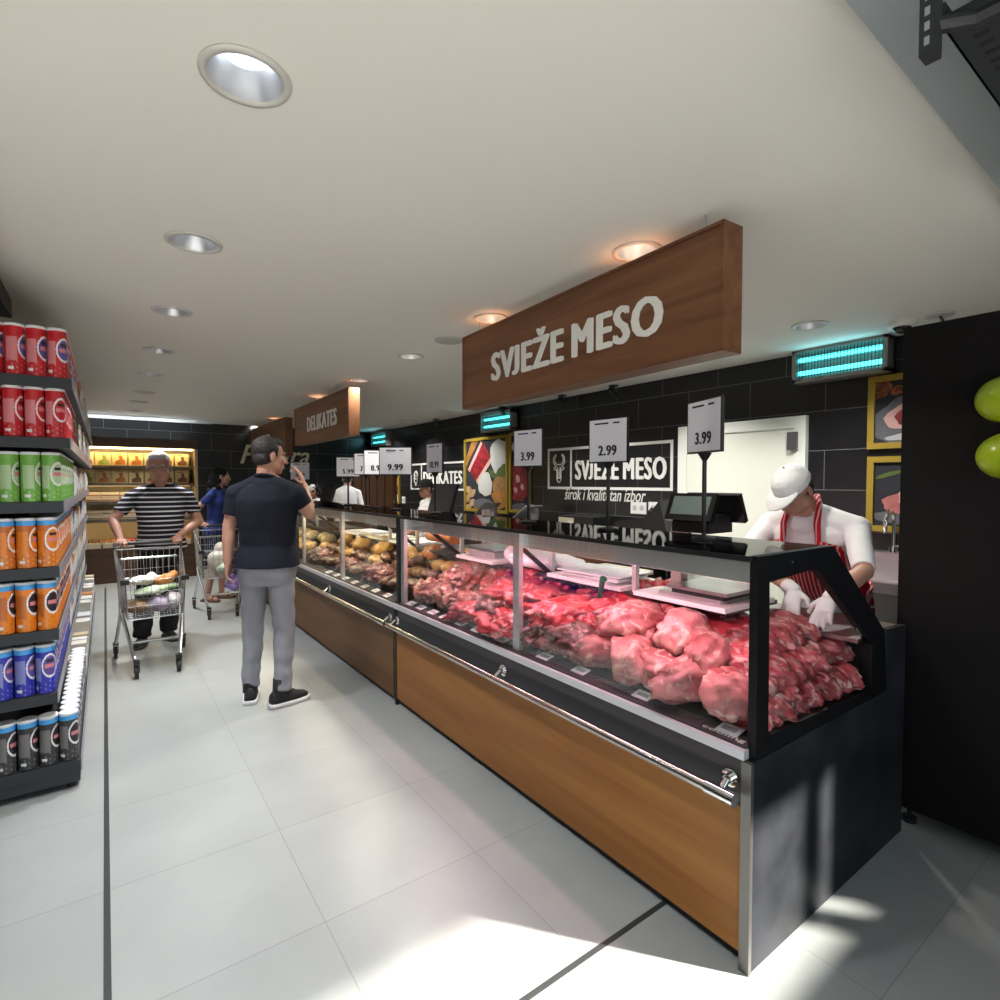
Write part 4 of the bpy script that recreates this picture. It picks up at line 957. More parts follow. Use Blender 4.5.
canm = {k: mat('can_'+k, c, .35) for k, c in dict(red=(.50,.012,.020), pink=(.62,.20,.22), white=(.75,.75,.76), dark=(.02,.015,.02), purple=(.10,.07,.30), green=(.16,.40,.06), lgreen=(.40,.55,.30), orange=(.72,.20,.012), dorange=(.50,.12,.012), sky=(.06,.34,.72), blue=(.020,.025,.36), lblue=(.20,.22,.52), black=(.035,.035,.035), grey=(.17,.16,.155), yellow=(.80,.50,.06), flame=(.60,.16,.03)).items()}
CR, CH = .0375, .236
def can_mesh(spec):
    body, panel, bandc, base, fill = spec
    names = [body, panel, bandc or body, base, 'white', fill, 'dark', 'pink', 'yellow']
    def fn(a, z):
        d = (a*360) % 360            # panel faces 250, emblem 330 degrees round
        t = z/CH
        if bandc and t > .84: return 2
        if t > .955: return 4
        du = abs((d-250+180) % 360-180)
        if du < 34 and .26 < t < .74: return 1
        if -22 < (d-250) < 12 and .10 < t < .16: return 4
        e = ((d-338+180) % 360-180)/52; r = math.hypot(e, (t-.56)/.24)
        if .84 < r < 1.02: return 4
        if r < .84:
            if abs(e) < .5 and .63 < t < .69: return 6
            if abs(e) < .62 and .52 < t < .60: return 7
            return 5
        if t < .26 and (math.sin(d*.23)+math.sin(t*60+d*.11)) > 1.45: return 8 if base == 'flame' else 1
        if t < .34: return 3
        return 0
    b = B(); n = 84
    zs = [0,.004]+[CH*k/52 for k in range(1, 52)]+[CH-.006]
    b.lathe((0,0,0), [(CR*.96 if z == 0 else CR, z) for z in zs], n, None, True, True, fn)
    me = bpy.data.meshes.new('can'); b.bm.to_mesh(me); b.bm.free()
    for k in names: me.materials.append(canm[k])
    return me
lb = B(); lb.lathe((0,0,0), [(CR+.0008, CH-.014),(CR+.0012, CH-.004),(CR-.001, CH),(CR-.004, CH-.002)], 32)
lid_me = bpy.data.meshes.new('lid'); lb.bm.to_mesh(lid_me); lb.bm.free(); lid_me.materials.append(mat('can_lid', (.76,.76,.78), .4))
CANS = [('black', ('black','grey','sky','black','dark'), 'dark grey snack can'), ('blue', ('blue','lblue','sky','blue','purple'), 'deep blue snack can'), ('orange', ('orange','dorange','sky','orange','dark'), 'orange snack can'),
        ('orangeb', ('dorange','orange','sky','flame','orange'), 'deep orange snack can'), ('green', ('green','lgreen',None,'green','lgreen'), 'light green snack can'), ('red', ('red','pink',None,'red','red'), 'red snack can'), ('redb', ('red','pink',None,'red','purple'), 'bright red snack can')]
SHN = ['bottom','second lowest','third lowest','middle','third highest','second highest','top']
pitch = .0775
for (z, xf), (k, spec, d), sn in zip(LEV, CANS, SHN):
    me = can_mesh(spec); proto = None; xr = xf-(.058 if z > 1.6 else .048); ny = int((BY[1]-BY[0]-.03)/pitch)
    for ix in range(5):
        for iy in range(ny):
            if ix and iy: continue
            x, y = xr-ix*pitch, BY[0]+.048+iy*pitch
            lab = '%s on the %s can shelf, at its front corner' % (d, sn) if not ix and not iy else ('%s on the %s shelf, %s back along the aisle edge' % (d, sn, ORD[iy]) if iy else '%s on the %s shelf, %s in from the aisle' % (d, sn, ORD[ix]))
            rz = R(rnd.uniform(-14, 14)) + (R(-25) if ix == 0 else 0)
            if proto is None:
                proto = put('snack_can', me, [], None, (x, y, z+.0008)); tag(proto, lab, 'can', d+'s'); proto.rotation_euler.z = rz
                ld_ = put('lid', lid_me, [], proto)
            else: dup(proto, (x, y, z+.0008), rz, lab)
# goods on the farther units: boxes, cartons and jars, one row at the shelf front
gcol = [mat('goods_%d' % i, c, .5) for i, c in enumerate([(.62,.62,.62),(.50,.10,.09),(.08,.16,.34),(.55,.45,.30),(.16,.22,.10),(.40,.30,.42),(.66,.62,.55),(.12,.10,.10),(.46,.20,.06)])]
lab_m = mat('goods_label', (.68,.68,.66), .6)
gname = ['white','red','blue','tan','green','mauve','cream','black','rust']
for bi in (1, 2, 3):
    for li, (z, xf) in enumerate(LEV):
        y = BY[bi]+.02; i = 0; r = random.Random(bi*31+li)
        while y < BY[bi+1]-.12:
            w = r.uniform(.085, .16); h = r.uniform(.13, .235); ci = r.randrange(len(gcol)) if li % 2 else r.choice([0, 6, 0, 3, 8])
            x1_ = xf-.012; m = B(); m.span((x1_-.2, y, z+.0005), (x1_, y+w-.006, z+h)); m.mi = 1
            m.span((x1_-.001, y+.012, z+h*.22), (x1_+.0012, y+w-.02, z+h*.7)); m.span((x1_-.15, y-.001, z+h*.25), (x1_-.03, y+.001, z+h*.75))
            tag(m.make('grocery_box', [gcol[ci], lab_m], None, loc=(x1_-.1, y+w/2, z)), '%s grocery box on the %s shelf of the %s unit, %s along' % (gname[ci], SHN[li], ['second','third','last'][bi-1], ORD[i]), 'box', 'grocery boxes along the aisle')
            y += w; i += 1
            if w > .145: y += .02
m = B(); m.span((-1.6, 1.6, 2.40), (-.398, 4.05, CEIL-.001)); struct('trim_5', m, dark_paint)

# ------------------------------------------------------------------ tall dark cabinet, balloons and the rack near the entrance
t = thing('tall_cabinet', 'tall black cabinet standing beside the near end of the meat counter', 'cabinet', (3.1, .65, 0))
B().span((2.83, .42, .07), (3.35, .940, 2.165)).make('body', mat('matt_black_board', (.0045,.004,.0045), .6, spec=.18), t, bevel=.004)
for x in (2.87, 3.30):
    for y in (.47, .89):
        m = B(); m.cyl((x,y,.0),(x,y,.02),.028,n=16); m.cyl((x,y,.02),(x,y,.07),.010,n=10); m.make('foot', black, t, True)
for (px, py), lab in [((1009,399),'lime green balloon on the black cabinet, upper of the two'), ((1010,456),'lime green balloon on the black cabinet, lower of the two')]:
    c = onX(px, py, 2.83-.105)
    t = thing('balloon', lab, 'balloon', (2.83, c.y, c.z), 0, 'lime green balloons')
    m = B(); m.ball(c, (.1,.098,.088), None, 28, 18); m.make('balloon_skin', mat('lime_rubber', (.36,.50,.012), .28, coat=.3), t, 'all')
    B().cyl((2.828,c.y-.01,c.z-.02),(2.80,c.y-.01,c.z-.02),.006,.012,n=8).make('knot', mat('lime_rubber', (.36,.50,.012), .28), t)
t = thing('wall_rack', 'black perforated shelf on a slotted upright hanging above the entrance', 'rack', (1.3, .40, 2.25))
up_ = onZ(930, 58, 2.27)
m = B(); m.span((up_.x-.018, up_.y-.012, 2.27), (up_.x+.018, up_.y+.012, 2.469))
m.mi = 1
for k in range(7): m.span((up_.x-.0035, up_.y+.0115, 2.285+k*.026), (up_.x+.0035, up_.y+.0126, 2.30+k*.026)); m.span((up_.x-.0186, up_.y-.004, 2.285+k*.026), (up_.x-.0175, up_.y+.004, 2.30+k*.026))
m.make('slotted_upright', [charcoal, mat('slot_grey', (.35,.36,.36), .5)], t)
e0, e1 = onZ(958, 45, 2.345), onZ(1000, 112, 2.345)
m = B(); yy = (e0.y+e1.y)/2; m.span((up_.x+.05, yy-.40, 2.345), (up_.x+1.1, yy, 2.365)); m.span((up_.x+.05, yy-.004, 2.345), (up_.x+1.1, yy, 2.39)); m.mi = 1
for i in range(26):
    for j in range(5): m.span((up_.x+.085+i*.035, yy-.05-j*.06, 2.3442), (up_.x+.098+i*.035, yy-.028-j*.06, 2.3455))
m.make('perforated_shelf', [mat('rack_grey', (.028,.031,.034), .55, spec=.25), mat('rack_hole', (.006,.006,.006), .8)], t)
m = B(); m.tube([(up_.x+.01, up_.y, 2.33), (up_.x+.06, up_.y-.05, 2.335), (up_.x+.09, up_.y-.40, 2.335)], .014, 6); m.make('bracket', charcoal, t)
B().span((up_.x+.0, up_.y-.4, 2.46), (up_.x+1.1, up_.y-.37, 2.4695)).make('ceiling_rail', charcoal, t)
B().span((up_.x+1.05, up_.y-.38, 2.36), (up_.x+1.08, up_.y-.36, 2.465)).make('hanger', charcoal, t)

# ------------------------------------------------------------------ shopping trolleys
wire = mat('zinc_wire', (.66,.67,.67), .25, 1.); wire2 = mat('zinc_tube', (.60,.62,.63), .25, 1.)
def trolley(loc, rz, label):
    t = thing('shopping_trolley', label, 'trolley', (0,0,0), 0, 'shopping trolleys')
    rb = [(-.215,.26,.50),(.215,.26,.50)]; rt = [(-.24,.30,.93),(.24,.30,.93)]; fb = [(-.185,-.24,.435),(.185,-.24,.435)]; ft = [(-.20,-.27,.74),(.20,-.27,.74)]
    L = lambda a, c, k: V(a).lerp(V(c), k)
    def panel(name, a, b_, c, d, nu, nv, r=.0021):      # a-b lower edge, c-d upper edge
        m = B()
        for i in range(nu+1): m.tube([L(a,b_,i/nu), L(c,d,i/nu)], r, 5)
        for j in range(nv+1): m.tube([L(a,c,j/nv), L(b_,d,j/nv)], r*1.25, 5)
        m.make(name, wire, t, True)
    panel('front_grid', fb[0], fb[1], ft[0], ft[1], 7, 3); panel('rear_grid', rb[0], rb[1], rt[0], rt[1], 11, 5)
    panel('side_grid', fb[0], rb[0], ft[0], rt[0], 14, 4); panel('side_grid', fb[1], rb[1], ft[1], rt[1], 14, 4); panel('floor_grid', fb[0], fb[1], rb[0], rb[1], 9, 12)
    m = B(); m.tube([rt[0], ft[0], ft[1], rt[1]], .007, 8); m.tube([fb[0], rb[0], rb[1], fb[1]], .008, 8, True); m.tube([rb[0], rt[0]], .010, 8); m.tube([rb[1], rt[1]], .010, 8); m.tube([fb[0], ft[0]], .007, 8); m.tube([fb[1], ft[1]], .007, 8)
    m.tube([rt[0], rt[1]], .007, 8); m.make('rim', wire2, t, True)
    for s in (-1, 1): B().span((s*.2-.028, -.285, .715), (s*.2+.028, -.245, .75)).make('corner_cap', black, t, bevel=.006)
    m = B(); m.tube([(-.24,.30,.93),(-.245,.37,.97)], .010, 8); m.tube([(.24,.30,.93),(.245,.37,.97)], .010, 8); m.tube([(-.25,.375,.972),(.25,.375,.972)], .015, 10); m.make('handle', mat('handle_black', (.02,.018,.018), .45), t, True)
    m = B(); 
    for s in (-1, 1): m.tube([(s*.215,.24,.50),(s*.218,.06,.455),(s*.15,-.31,.135)], .0135, 8); m.tube([(s*.218,.06,.455),(s*.248,.32,.14)], .0135, 8)
    m.tube([(-.17,-.18,.24),(.17,-.18,.24)], .011, 8); m.make('leg_frame', wire2, t, True)
    for s, y, x in ((-1,-.34,.14),(1,-.34,.14),(-1,.35,.25),(1,.35,.25)):
        m = B(); m.span((s*x-.02, y-.025, .115), (s*x+.02, y+.035, .135)); m.span((s*x-.019, y-.01, .045), (s*x-.014, y+.03, .12)); m.span((s*x+.014, y-.01, .045), (s*x+.019, y+.03, .12))
        cs = m.make('caster_fork', black, t)
        m = B(); m.cyl((s*x-.012, y+.015, .0505), (s*x+.012, y+.015, .0505), .05, n=20); m.make('wheel', rubber, cs, True)
    # child seat flap and lower label
    m = B(); m.tube([(-.2,.24,.86),(-.2,.18,.70),(.2,.18,.70),(.2,.24,.86)], .004, 6, True)
    for i in range(9): m.tube([(-.18+i*.045,.235,.85),(-.18+i*.045,.185,.71)], .002, 5)
    m.make('seat_flap', wire, t, True)
    t.location = loc; t.rotation_euler.z = rz; return t
TR = (.305, 5.33, 0)
trolley(TR, R(1), 'wire shopping trolley full of groceries, pushed by the man in the striped shirt')
def soft(name, ells, m, label, cat, c, vox=.008, disp=.012, ds=16):
    b = B()
    for e in ells: b.ball(e[0], e[1], Euler(e[2]).to_matrix() if len(e) > 2 else None)
    me = remesh(b, vox, 3, disp=disp, dscale=ds); return tag(put(name, me, m, None, c), label, cat, None)
c0 = V(TR)
plast = mat('clear_plastic_bag', (.62,.58,.60), .25, vary=(18,.5), bump=(30,.4)); lilac = mat('lilac_packet', (.42,.34,.44), .3, vary=(14,.6)); greenp = mat('green_packet', (.16,.30,.10), .35, vary=(14,.7), col2=(.6,.62,.5))
orang = mat('orange_packet', (.62,.22,.03), .35, vary=(8,.4)); kraft = mat('pale_bag', (.66,.60,.52), .5, bump=(20,.5)); brownp = mat('brown_packet', (.25,.15,.07), .4, vary=(12,.6))
soft('grocery_packet', [((0,0,.04),(.10,.12,.055))], brownp, 'brown packet at the bottom left of the loaded trolley', 'packet', c0+V((-.11,-.08,.47)))
soft('grocery_packet', [((0,0,.05),(.09,.13,.065))], lilac, 'lilac printed packet at the bottom of the loaded trolley', 'packet', c0+V((.03,-.10,.47)))
soft('grocery_bag', [((0,0,.06),(.07,.12,.07))], plast, 'clear plastic bag at the bottom right of the loaded trolley', 'bag', c0+V((.125,-.08,.47)))
soft('grocery_packet', [((0,0,.03),(.17,.09,.035),(0,-.14,.1))], greenp, 'green and white packet lying across the loaded trolley', 'packet', c0+V((.02,-.08,.60)))
soft('grocery_bag', [((0,0,.04),(.09,.08,.04)),((.06,.03,.05),(.05,.06,.045))], kraft, 'pale paper bag on top of the loaded trolley', 'bag', c0+V((-.07,-.04,.665)))
soft('grocery_packet', [((0,0,.04),(.085,.07,.045),(0,-.35,.1)),((.05,.01,.07),(.04,.05,.03))], orang, 'orange packet on top of the loaded trolley', 'packet', c0+V((.09,-.05,.66)))
TR2 = (1.06, 7.02, 0)
trolley(TR2, R(-4), 'wire shopping trolley in front of the woman in the blue top')
c0 = V(TR2)
soft('shopping_bag', [((0,0,.10),(.12,.13,.12)),((.02,.02,.22),(.07,.08,.08))], kraft, 'white carrier bag in the trolley of the woman in blue', 'bag', c0+V((0,.06,.50)))
soft('grocery_packet', [((0,0,.05),(.09,.10,.06))], greenp, 'green packet in the trolley of the woman in blue', 'packet', c0+V((.03,-.12,.47)))
# ------------------------------------------------------------------ people
skin_a = mat('skin_tan', (.45,.235,.165), .55, vary=(7,.12), sss=.12); skin_b = mat('skin_ruddy', (.43,.22,.15), .55, vary=(7,.14), sss=.12); skin_f = mat('skin_light', (.52,.29,.21), .55, vary=(7,.1), sss=.12)
hair_dark = mat('hair_dark', (.018,.013,.011), .6, bump=(90,.8)); hair_grey = mat('hair_grey', (.42,.41,.40), .65, bump=(90,.8)); hair_black = mat('hair_black', (.007,.006,.006), .6, spec=.2, bump=(60,.9), stretch=(1,1,.15))
lipm = mat('lips', (.36,.15,.12), .5); eye_w = mat('eye_white', (.5,.47,.44), .4); eye_d = mat('eye_dark', (.02,.014,.01), .2)
SUP = lambda a, e: (math.copysign(abs(math.cos(a))**e, math.cos(a)), math.copysign(abs(math.sin(a))**e, math.sin(a)))
def hand(b, W, d, n, thumb, curl, infl=0., k=1., fan=.10):
    W, d = V(W), V(d).normalized(); n = V(n); n = (n-d*n.dot(d)).normalized(); s = d.cross(n)
    if s.dot(V(thumb)) < 0: s = -s
    pr = lambda t, a, c: [W+d*t*k + s*(math.cos(2*PI*i/14)*(a*k+infl)) + n*(math.sin(2*PI*i/14)*(c*k+infl)) for i in range(14)]
    b.loft([pr(-.012,.024,.020), pr(.015,.030,.019), pr(.045,.038,.017), pr(.075,.042,.015), pr(.098,.038,.012)])
    for i, (o, st, L, r) in enumerate([(.031,.088,.074,.0092),(.0105,.094,.082,.0095),(-.0105,.091,.076,.0092),(-.0305,.082,.060,.0082)]):
        cu = curl[i] if hasattr(curl, '__len__') else curl
        p = W + s*o*k + d*st*k; f = (1.5-i)*fan; a = cu*.55
        for j, q in enumerate((.46,.30,.24)):
            dr = (d*math.cos(a)+n*math.sin(a)); dr = (dr + s*f*(1 if j == 0 else .6)).normalized(); e = p+dr*L*q*k
            b.cap(p, e, (r-.0006*j)*k+infl, (r-.0006*(j+1))*k+infl, n=10); p = e; a += cu
    p = W+d*.024*k+s*.030*k; e = p+(d*.55+s*.72+n*.30).normalized()*.042*k; b.cap(p, e, .0135*k+infl, .0112*k+infl, n=10)
    b.cap(e, e+(d*.80+s*.30+n*.42).normalized()*.034*k, .0112*k+infl, .009*k+infl, n=10)
def ring(z, rx, ry, cy, n=26, e=.9, cx=0.):
    return [V((cx+rx*SUP(2*PI*i/n, e)[0], cy+ry*SUP(2*PI*i/n, e)[1], z)) for i in range(n)]
def human(label, loc, rz, s=1., lean=0., head=(0,0,0), sw=.185, belly=0., fem=False, arms=None, feet=None, shirt=None, pants=None, shoes=None, hair=None, cap=None, apron=None, gloves=None, skin=None, vox=.0055, glasses=False, tuck=0., wide=1., hs=1.04):
    root = thing('person', label, 'person', (0,0,0))
    Rz = Matrix.Rotation(rz, 3, 'Z'); inv = Rz.inverted(); loc = V(loc)
    toL = lambda w: inv @ (V(w)-loc) / s
    dL = lambda w: inv @ V(w)
    PIV = V((0,0,.98)); RL = Matrix.Rotation(lean, 3, 'X')
    def bend(p):
        p = V(p); k = max(0, min(1, (p.z-.84)/.22)); M = Matrix.Rotation(lean*k, 3, 'X'); return PIV + M @ (p-PIV)
    hy, hp, hr = head
    HM = Matrix.Rotation(hy, 3, 'Z') @ Matrix.Rotation(lean*.6+hp, 3, 'X') @ Matrix.Rotation(hr, 3, 'Y')
    base = bend((0,.008,1.53)); HC = base + HM @ V((0,-.020,.112*hs))
    HM = HM*hs
    H = lambda p: HC + HM @ V(p)
    w = wide; bl = belly
    T = [(.82,.150*w,.100,.012),(.90,.174*w,.120,.012),(.97,.170*w,.116+bl*.5,.006-bl*.4),(1.06,.158*w,.106+bl,-bl*.8),(1.16,.162*w,.110+bl,-bl*.8),(1.28,.178*w,.120+bl*.5,-bl*.35),(1.36,.180*w,.115,.002),(1.41,.160*w,.098,.006),(1.455,.105*w,.078,.012),(1.50,.066,.064,.014)]
    if fem: T = [(.82,.155,.105,.015),(.90,.175,.122,.018),(.97,.165,.112,.01),(1.06,.135,.095,.0),(1.16,.135,.095,0),(1.25,.150,.115,-.012),(1.33,.155,.110,-.008),(1.41,.138,.084,.004),(1.465,.085,.062,.010),(1.50,.050,.050,.012)]
    S = {k: bend((sg*sw*w, .010, 1.395)) for k, sg in (('L',1),('R',-1))}
    A = {}
    for k in 'LR': e, wr, d, n, th, cu = arms[k]; A[k] = (toL(e), toL(wr), dL(d), dL(n), dL(th), cu)
    F = {}
    for k, sg in (('L',1),('R',-1)):
        fx, fy, fa = feet[k]; p = toL((fx, fy, loc.z)); F[k] = (V((p.x, p.y, 0)), fa-rz)
    LEG = {}
    for k, sg in (('L',1),('R',-1)):
        hip = V((sg*.088, .01, .90)); an = F[k][0]+V((0,0,.085)); fd = V((math.sin(F[k][1]), -math.cos(F[k][1]), 0))
        kn = hip.lerp(an, .5)+V((0,-.015,0))+fd*.012; LEG[k] = (hip, kn, an, fd)
    ar = .84 if fem else 1.
    # body: one skin
    b = B(); b.loft([[bend(p) for p in ring(*t)] for t in T])
    b.cap(bend((0,.012,1.45)), H((0,.022,-.070)), .062*ar, .057*ar)
    for k in 'LR': b.cap(bend((0,.02,1.505)), S[k]+V((0,0,.01)), .050*ar, .048*ar)
    for k in 'LR':
        E_, W_ = A[k][0], A[k][1]
        b.ball(S[k], .060*ar); b.cap(S[k], E_, .050*ar, .041*ar); b.cap(E_, E_.lerp(W_, .35), .040*ar, .041*ar); b.cap(E_.lerp(W_, .35), W_, .041*ar, .027*ar)
        hand(b, *A[k][1:5], A[k][5], k=.94*(.92 if fem else 1))
        hip, kn, an, fd = LEG[k]
        b.cap(hip, kn, .078, .052); b.cap(kn, kn.lerp(an, .35), .052, .053); b.cap(kn.lerp(an, .35), an, .053, .036)
        b.cap(an+V((0,0,-.035))-fd*.03, an-V((0,0,.05))+fd*.13, .036, .027)
    b.ball(H((0,.014,.036)), (.073,.092,.080), HM); b.ball(H((0,-.030,-.030)), (.057,.060,.078), HM); b.ball(H((0,-.060,-.088)), (.028,.024,.021), HM)
    for sg in (-1, 1):
        b.ball(H((sg*.040,-.008,-.058)), (.023,.040,.034), HM); b.ball(H((sg*.034,-.058,-.018)), .026)
        b.ball(H((sg*.076,.016,-.006)), (.010,.019,.031), HM @ Matrix.Rotation(sg*.25, 3, 'Z')); b.ball(H((sg*.010,-.098,-.028)), .0095)
    b.cap(H((0,-.083,.020)), H((0,-.108,-.026)), .0085, .0125, n=10); b.cap(H((-.034,-.078,.026)), H((.034,-.078,.026)), .0115, n=10)
    b.ball(H((0,-.086,-.056)), (.025,.011,.008), HM); b.ball(H((0,-.084,-.068)), (.021,.011,.008), HM)
    body = put('body', remesh(b, vox, 3, .45), skin, root)
    for sg in (-1, 1):
        e = B(); e.ball(H((sg*.030,-.077,.004)), (.0125,.010,.0062), HM, 12, 8); e.mi = 1; e.ball(H((sg*.030,-.0855,.004)), (.0058,.003,.0055), HM, 10, 6); e.make('eye', [eye_w, eye_d], root, 'all')
        hb = hair_dark if hair in ('short','long','buzz') else hair_grey
        B().tube([H((sg*.014,-.094,.026)), H((sg*.030,-.0935,.032)), H((sg*.048,-.080,.027))], [.003,.0042,.0025], 6).make('eyebrow', hb, root, 'all')
    l = B(); l.ball(H((0,-.094,-.057)), (.021,.006,.0045), HM, 12, 6); l.ball(H((0,-.092,-.066)), (.018,.006,.005), HM, 12, 6); l.make('lips', lipm, root, 'all')
    if hair:
        h = B()
        if hair in ('short','grey'):
            h.ball(H((0,.030,.050)), (.0785,.090,.080), HM); h.ball(H((0,.048,-.012)), (.068,.060,.055), HM)
            h.ball(H((0,-.02,.092)), (.055,.055,.035), HM)
            for sg in (-1, 1): h.cap(H((sg*.071,-.010,.055)), H((sg*.073,-.010,.000)), .012, .006, n=8)
            me = remesh(h, .006, 3, .5, disp=.0018, dscale=60)
        elif hair == 'buzz':
            h.ball(H((0,.026,.040)), (.0775,.088,.078), HM); h.ball(H((0,.050,-.020)), (.062,.052,.050), HM); me = remesh(h, .006, 2, .4)
        else:
            h.ball(H((0,.026,.046)), (.086,.098,.088), HM)
            for q, r in (((0,.075,-.03),.07),((0,.085,-.11),.075),((0,.080,-.20),.075),((.02,.075,-.28),.06),((-.03,.075,-.27),.055),((.065,.03,-.06),.035),((-.065,.03,-.06),.035),((.07,.03,-.14),.035),((-.07,.03,-.14),.035)): h.ball(H(q), r)
            me = remesh(h, .008, 10, .6, disp=.006, dscale=22)
        put('hair', me, {'grey': hair_grey, 'long': hair_black}.get(hair, hair_dark), root)
    if cap:
        h = B(); h.ball(H((0,.008,.045)), (.086,.108,.090), HM); h.ball(H((0,.004,.072)), (.078,.098,.070), HM)
        me = remesh(h, .007, 2, .5); bm = bmesh.new(); bm.from_mesh(me)
        bmesh.ops.bisect_plane(bm, geom=bm.verts[:]+bm.edges[:]+bm.faces[:], plane_co=H((0,0,.034)), plane_no=HM @ V((0,.10,-1)), clear_outer=True); bm.to_mesh(me); bm.free()
        co = put('cap', me, cap, root)
        br = B(); pts = [(math.cos(a)*.080, -.060-math.sin(a)*.115) for a in [PI*i/14 for i in range(15)]]
        top = [H((x, y, .050-.9*x*x+(y+.075)*.22)) for x, y in pts]+[H((0,-.02,.052))]; n_ = HM @ V((0,0,1))
        br.loft([top, [p-n_*.006 for p in top]]); br.make('brim', cap, co, 'all'); B().ball(H((0,.012,.148)), .008, None, 8, 6).make('button', cap, co, 'all')
    # clothes
    if shirt:
        sm, frac, hem = shirt; h = B(); inf = .013
        rows = [(hem,.192*w,.136+bl*.7,.010-bl*.5),(hem+.06,.182*w,.128+bl*.9,.004-bl*.6)]+[t for t in T if t[0] > hem+.11 and t[0] < 1.47]
        if tuck: rows = rows
        h.loft([[bend(p) for p in ring(z, rx+inf, ry+inf, cy)] for z, rx, ry, cy in rows])
        for k in 'LR':
            E_ = A[k][0]; e = S[k].lerp(E_, frac); h.ball(S[k], .068*ar); h.cap(S[k], e, .064*ar, .060*ar if frac < .9 else .05, f1=True)
            h.cap(bend((0,.02,1.495)), S[k]+V((0,0,.006)), .058*ar, .060*ar); h.cap(bend((0,.01,1.44)), S[k], .06, .06*ar)
        h.ball(bend((0,.018,1.462)), (.095*ar,.085*ar,.058), RL); h.ball(bend((0,-.030,1.440)), (.10*ar,.075*ar,.062), RL)
        put('shirt', remesh(h, .0075, 3, .5, disp=.0045, dscale=11), sm, root)
        nb = B(); nb.tube([bend((.071*ar*math.cos(a), .010+.072*ar*math.sin(a), 1.507+.020*math.sin(a))) for a in [2*PI*i/20 for i in range(20)]], .009, 6, True); nb.make('collar', sm if not isinstance(shirt, list) else sm, root, 'all')
    if pants:
        pm_, leng = pants; h = B()
        h.loft([ring(z, rx, ry, cy) if z < .86 else [bend(p) for p in ring(z, rx, ry, cy)] for z, rx, ry, cy in [(.80,.158*w,.112,.012),(.88,.184*w,.132,.013),(.95,.178*w,.126+bl*.3,.008-bl*.3),(1.0,.166*w,.114+bl*.4,.004-bl*.3)]])
        for k in 'LR':
            hip, kn, an, fd = LEG[k]
            if leng == 'long': h.cap(hip, kn, .094, .068); h.cap(kn, an+V((0,0,.02)), .068, .058, f1=True)
            elif leng == 'wide': h.cap(hip, kn, .098, .082); h.cap(kn, an+V((0,0,.0)), .082, .078, f1=True)
            else: h.cap(hip, hip.lerp(kn, .75), .094, .085, f1=True)
        put('trousers' if leng != 'short' else 'shorts', remesh(h, .0085, 3, .5, disp=.010, dscale=13), pm_, root)
    for k in 'LR':
        hip, kn, an, fd = LEG[k]; side = V((0,0,1)).cross(fd); g = F[k][0]; um, so = shoes
        o = [(-.085,.030),(-.07,.040),(-.02,.042),(.04,.046),(.10,.047),(.15,.040),(.178,.022)]
        out = [(t, wd) for t, wd in o]+[(t, -wd) for t, wd in reversed(o)]
        P3 = lambda t, wd, z: g+fd*t+side*wd+V((0,0,z))
        so_ = B(); so_.loft([[P3(t*1.02, wd*1.05, .001) for t, wd in out], [P3(t*1.03, wd*1.08, .030) for t, wd in out]])
        sh = B()
        if um is not None:
            sc = lambda t, wd, h: [P3(t, wd*math.cos(2*PI*i/12), .03+max(0, h*math.sin(2*PI*i/12)) ) for i in range(12)]
            sh.loft([sc(-.083,.024,.06), sc(-.06,.037,.085), sc(-.01,.040,.088), sc(.035,.043,.075), sc(.09,.045,.052), sc(.145,.038,.036), sc(.172,.018,.018)])
            if leng == 'long' if pants else False: sh.cyl(g+V((0,0,.07))-fd*.018, g+V((0,0,.185))-fd*.012, .047, .047, 16)
            uo = sh.make('shoe', um, root, 'all')
            lc = B()
            for j in range(4): lc.tube([P3(.03+j*.022, -.022, .104-j*.011), P3(.036+j*.022, 0, .112-j*.012), P3(.03+j*.022, .022, .104-j*.011)], .0035, 5)
            lc.make('laces', um, uo, 'all')
            so_.make('sole', so, uo, 'all')
        else:
            sh.tube([P3(.10,-.045,.03), P3(.09,0,.075), P3(.10,.045,.03)], .011, 6); sh.tube([P3(-.03,-.042,.03), P3(-.0,0,.11), P3(-.03,.042,.03)], .010, 6); so_.mi = 0
            uo = so_.make('sandal', so, root, 'all'); sh.make('strap', so, uo, 'all')
    if apron:
        h = B(); n = 25; rows = []
        for z in [.52,.62,.72,.80,.88,.95,1.02,1.10,1.18,1.25,1.31,1.35]:
            zz = max(z, .90); t0 = max([t for t in T if t[0] <= zz], key=lambda t: t[0]); t1 = min([t for t in T if t[0] >= zz], key=lambda t: t[0]); q = 0 if t1[0] == t0[0] else (zz-t0[0])/(t1[0]-t0[0])
            rx, ry, cy = [t0[i]+(t1[i]-t0[i])*q for i in (1,2,3)]
            lim = R(112) if z < 1.04 else R(112-(z-1.04)/.31*62)
            rows.append([(z, rx, ry, cy, -PI/2+lim*(2*i/(n-1)-1)) for i in range(n)])
        mk = lambda off: [[bend((( rx+off)*SUP(a, .9)[0], cy+(ry+off)*SUP(a, .9)[1], z)) for z, rx, ry, cy, a in r] for r in rows]
        o_, i_ = mk(.030), mk(.024); rings = [r+list(reversed(q)) for r, q in zip(o_, i_)]; h.loft(rings)
        ap = h.make('apron', apron, root, 'all')
        stp = B()
        for sg in (-1, 1): stp.tube([o_[-1][0 if sg < 0 else -1]+V((0,0,-.01)), bend((sg*.092,-.130,1.39)), bend((sg*.086,-.085,1.475)), bend((sg*.074,.0,1.535)), bend((sg*.03,.090,1.54))], .016, 8)
        stp.make('neck_strap', apron, ap, 'all')
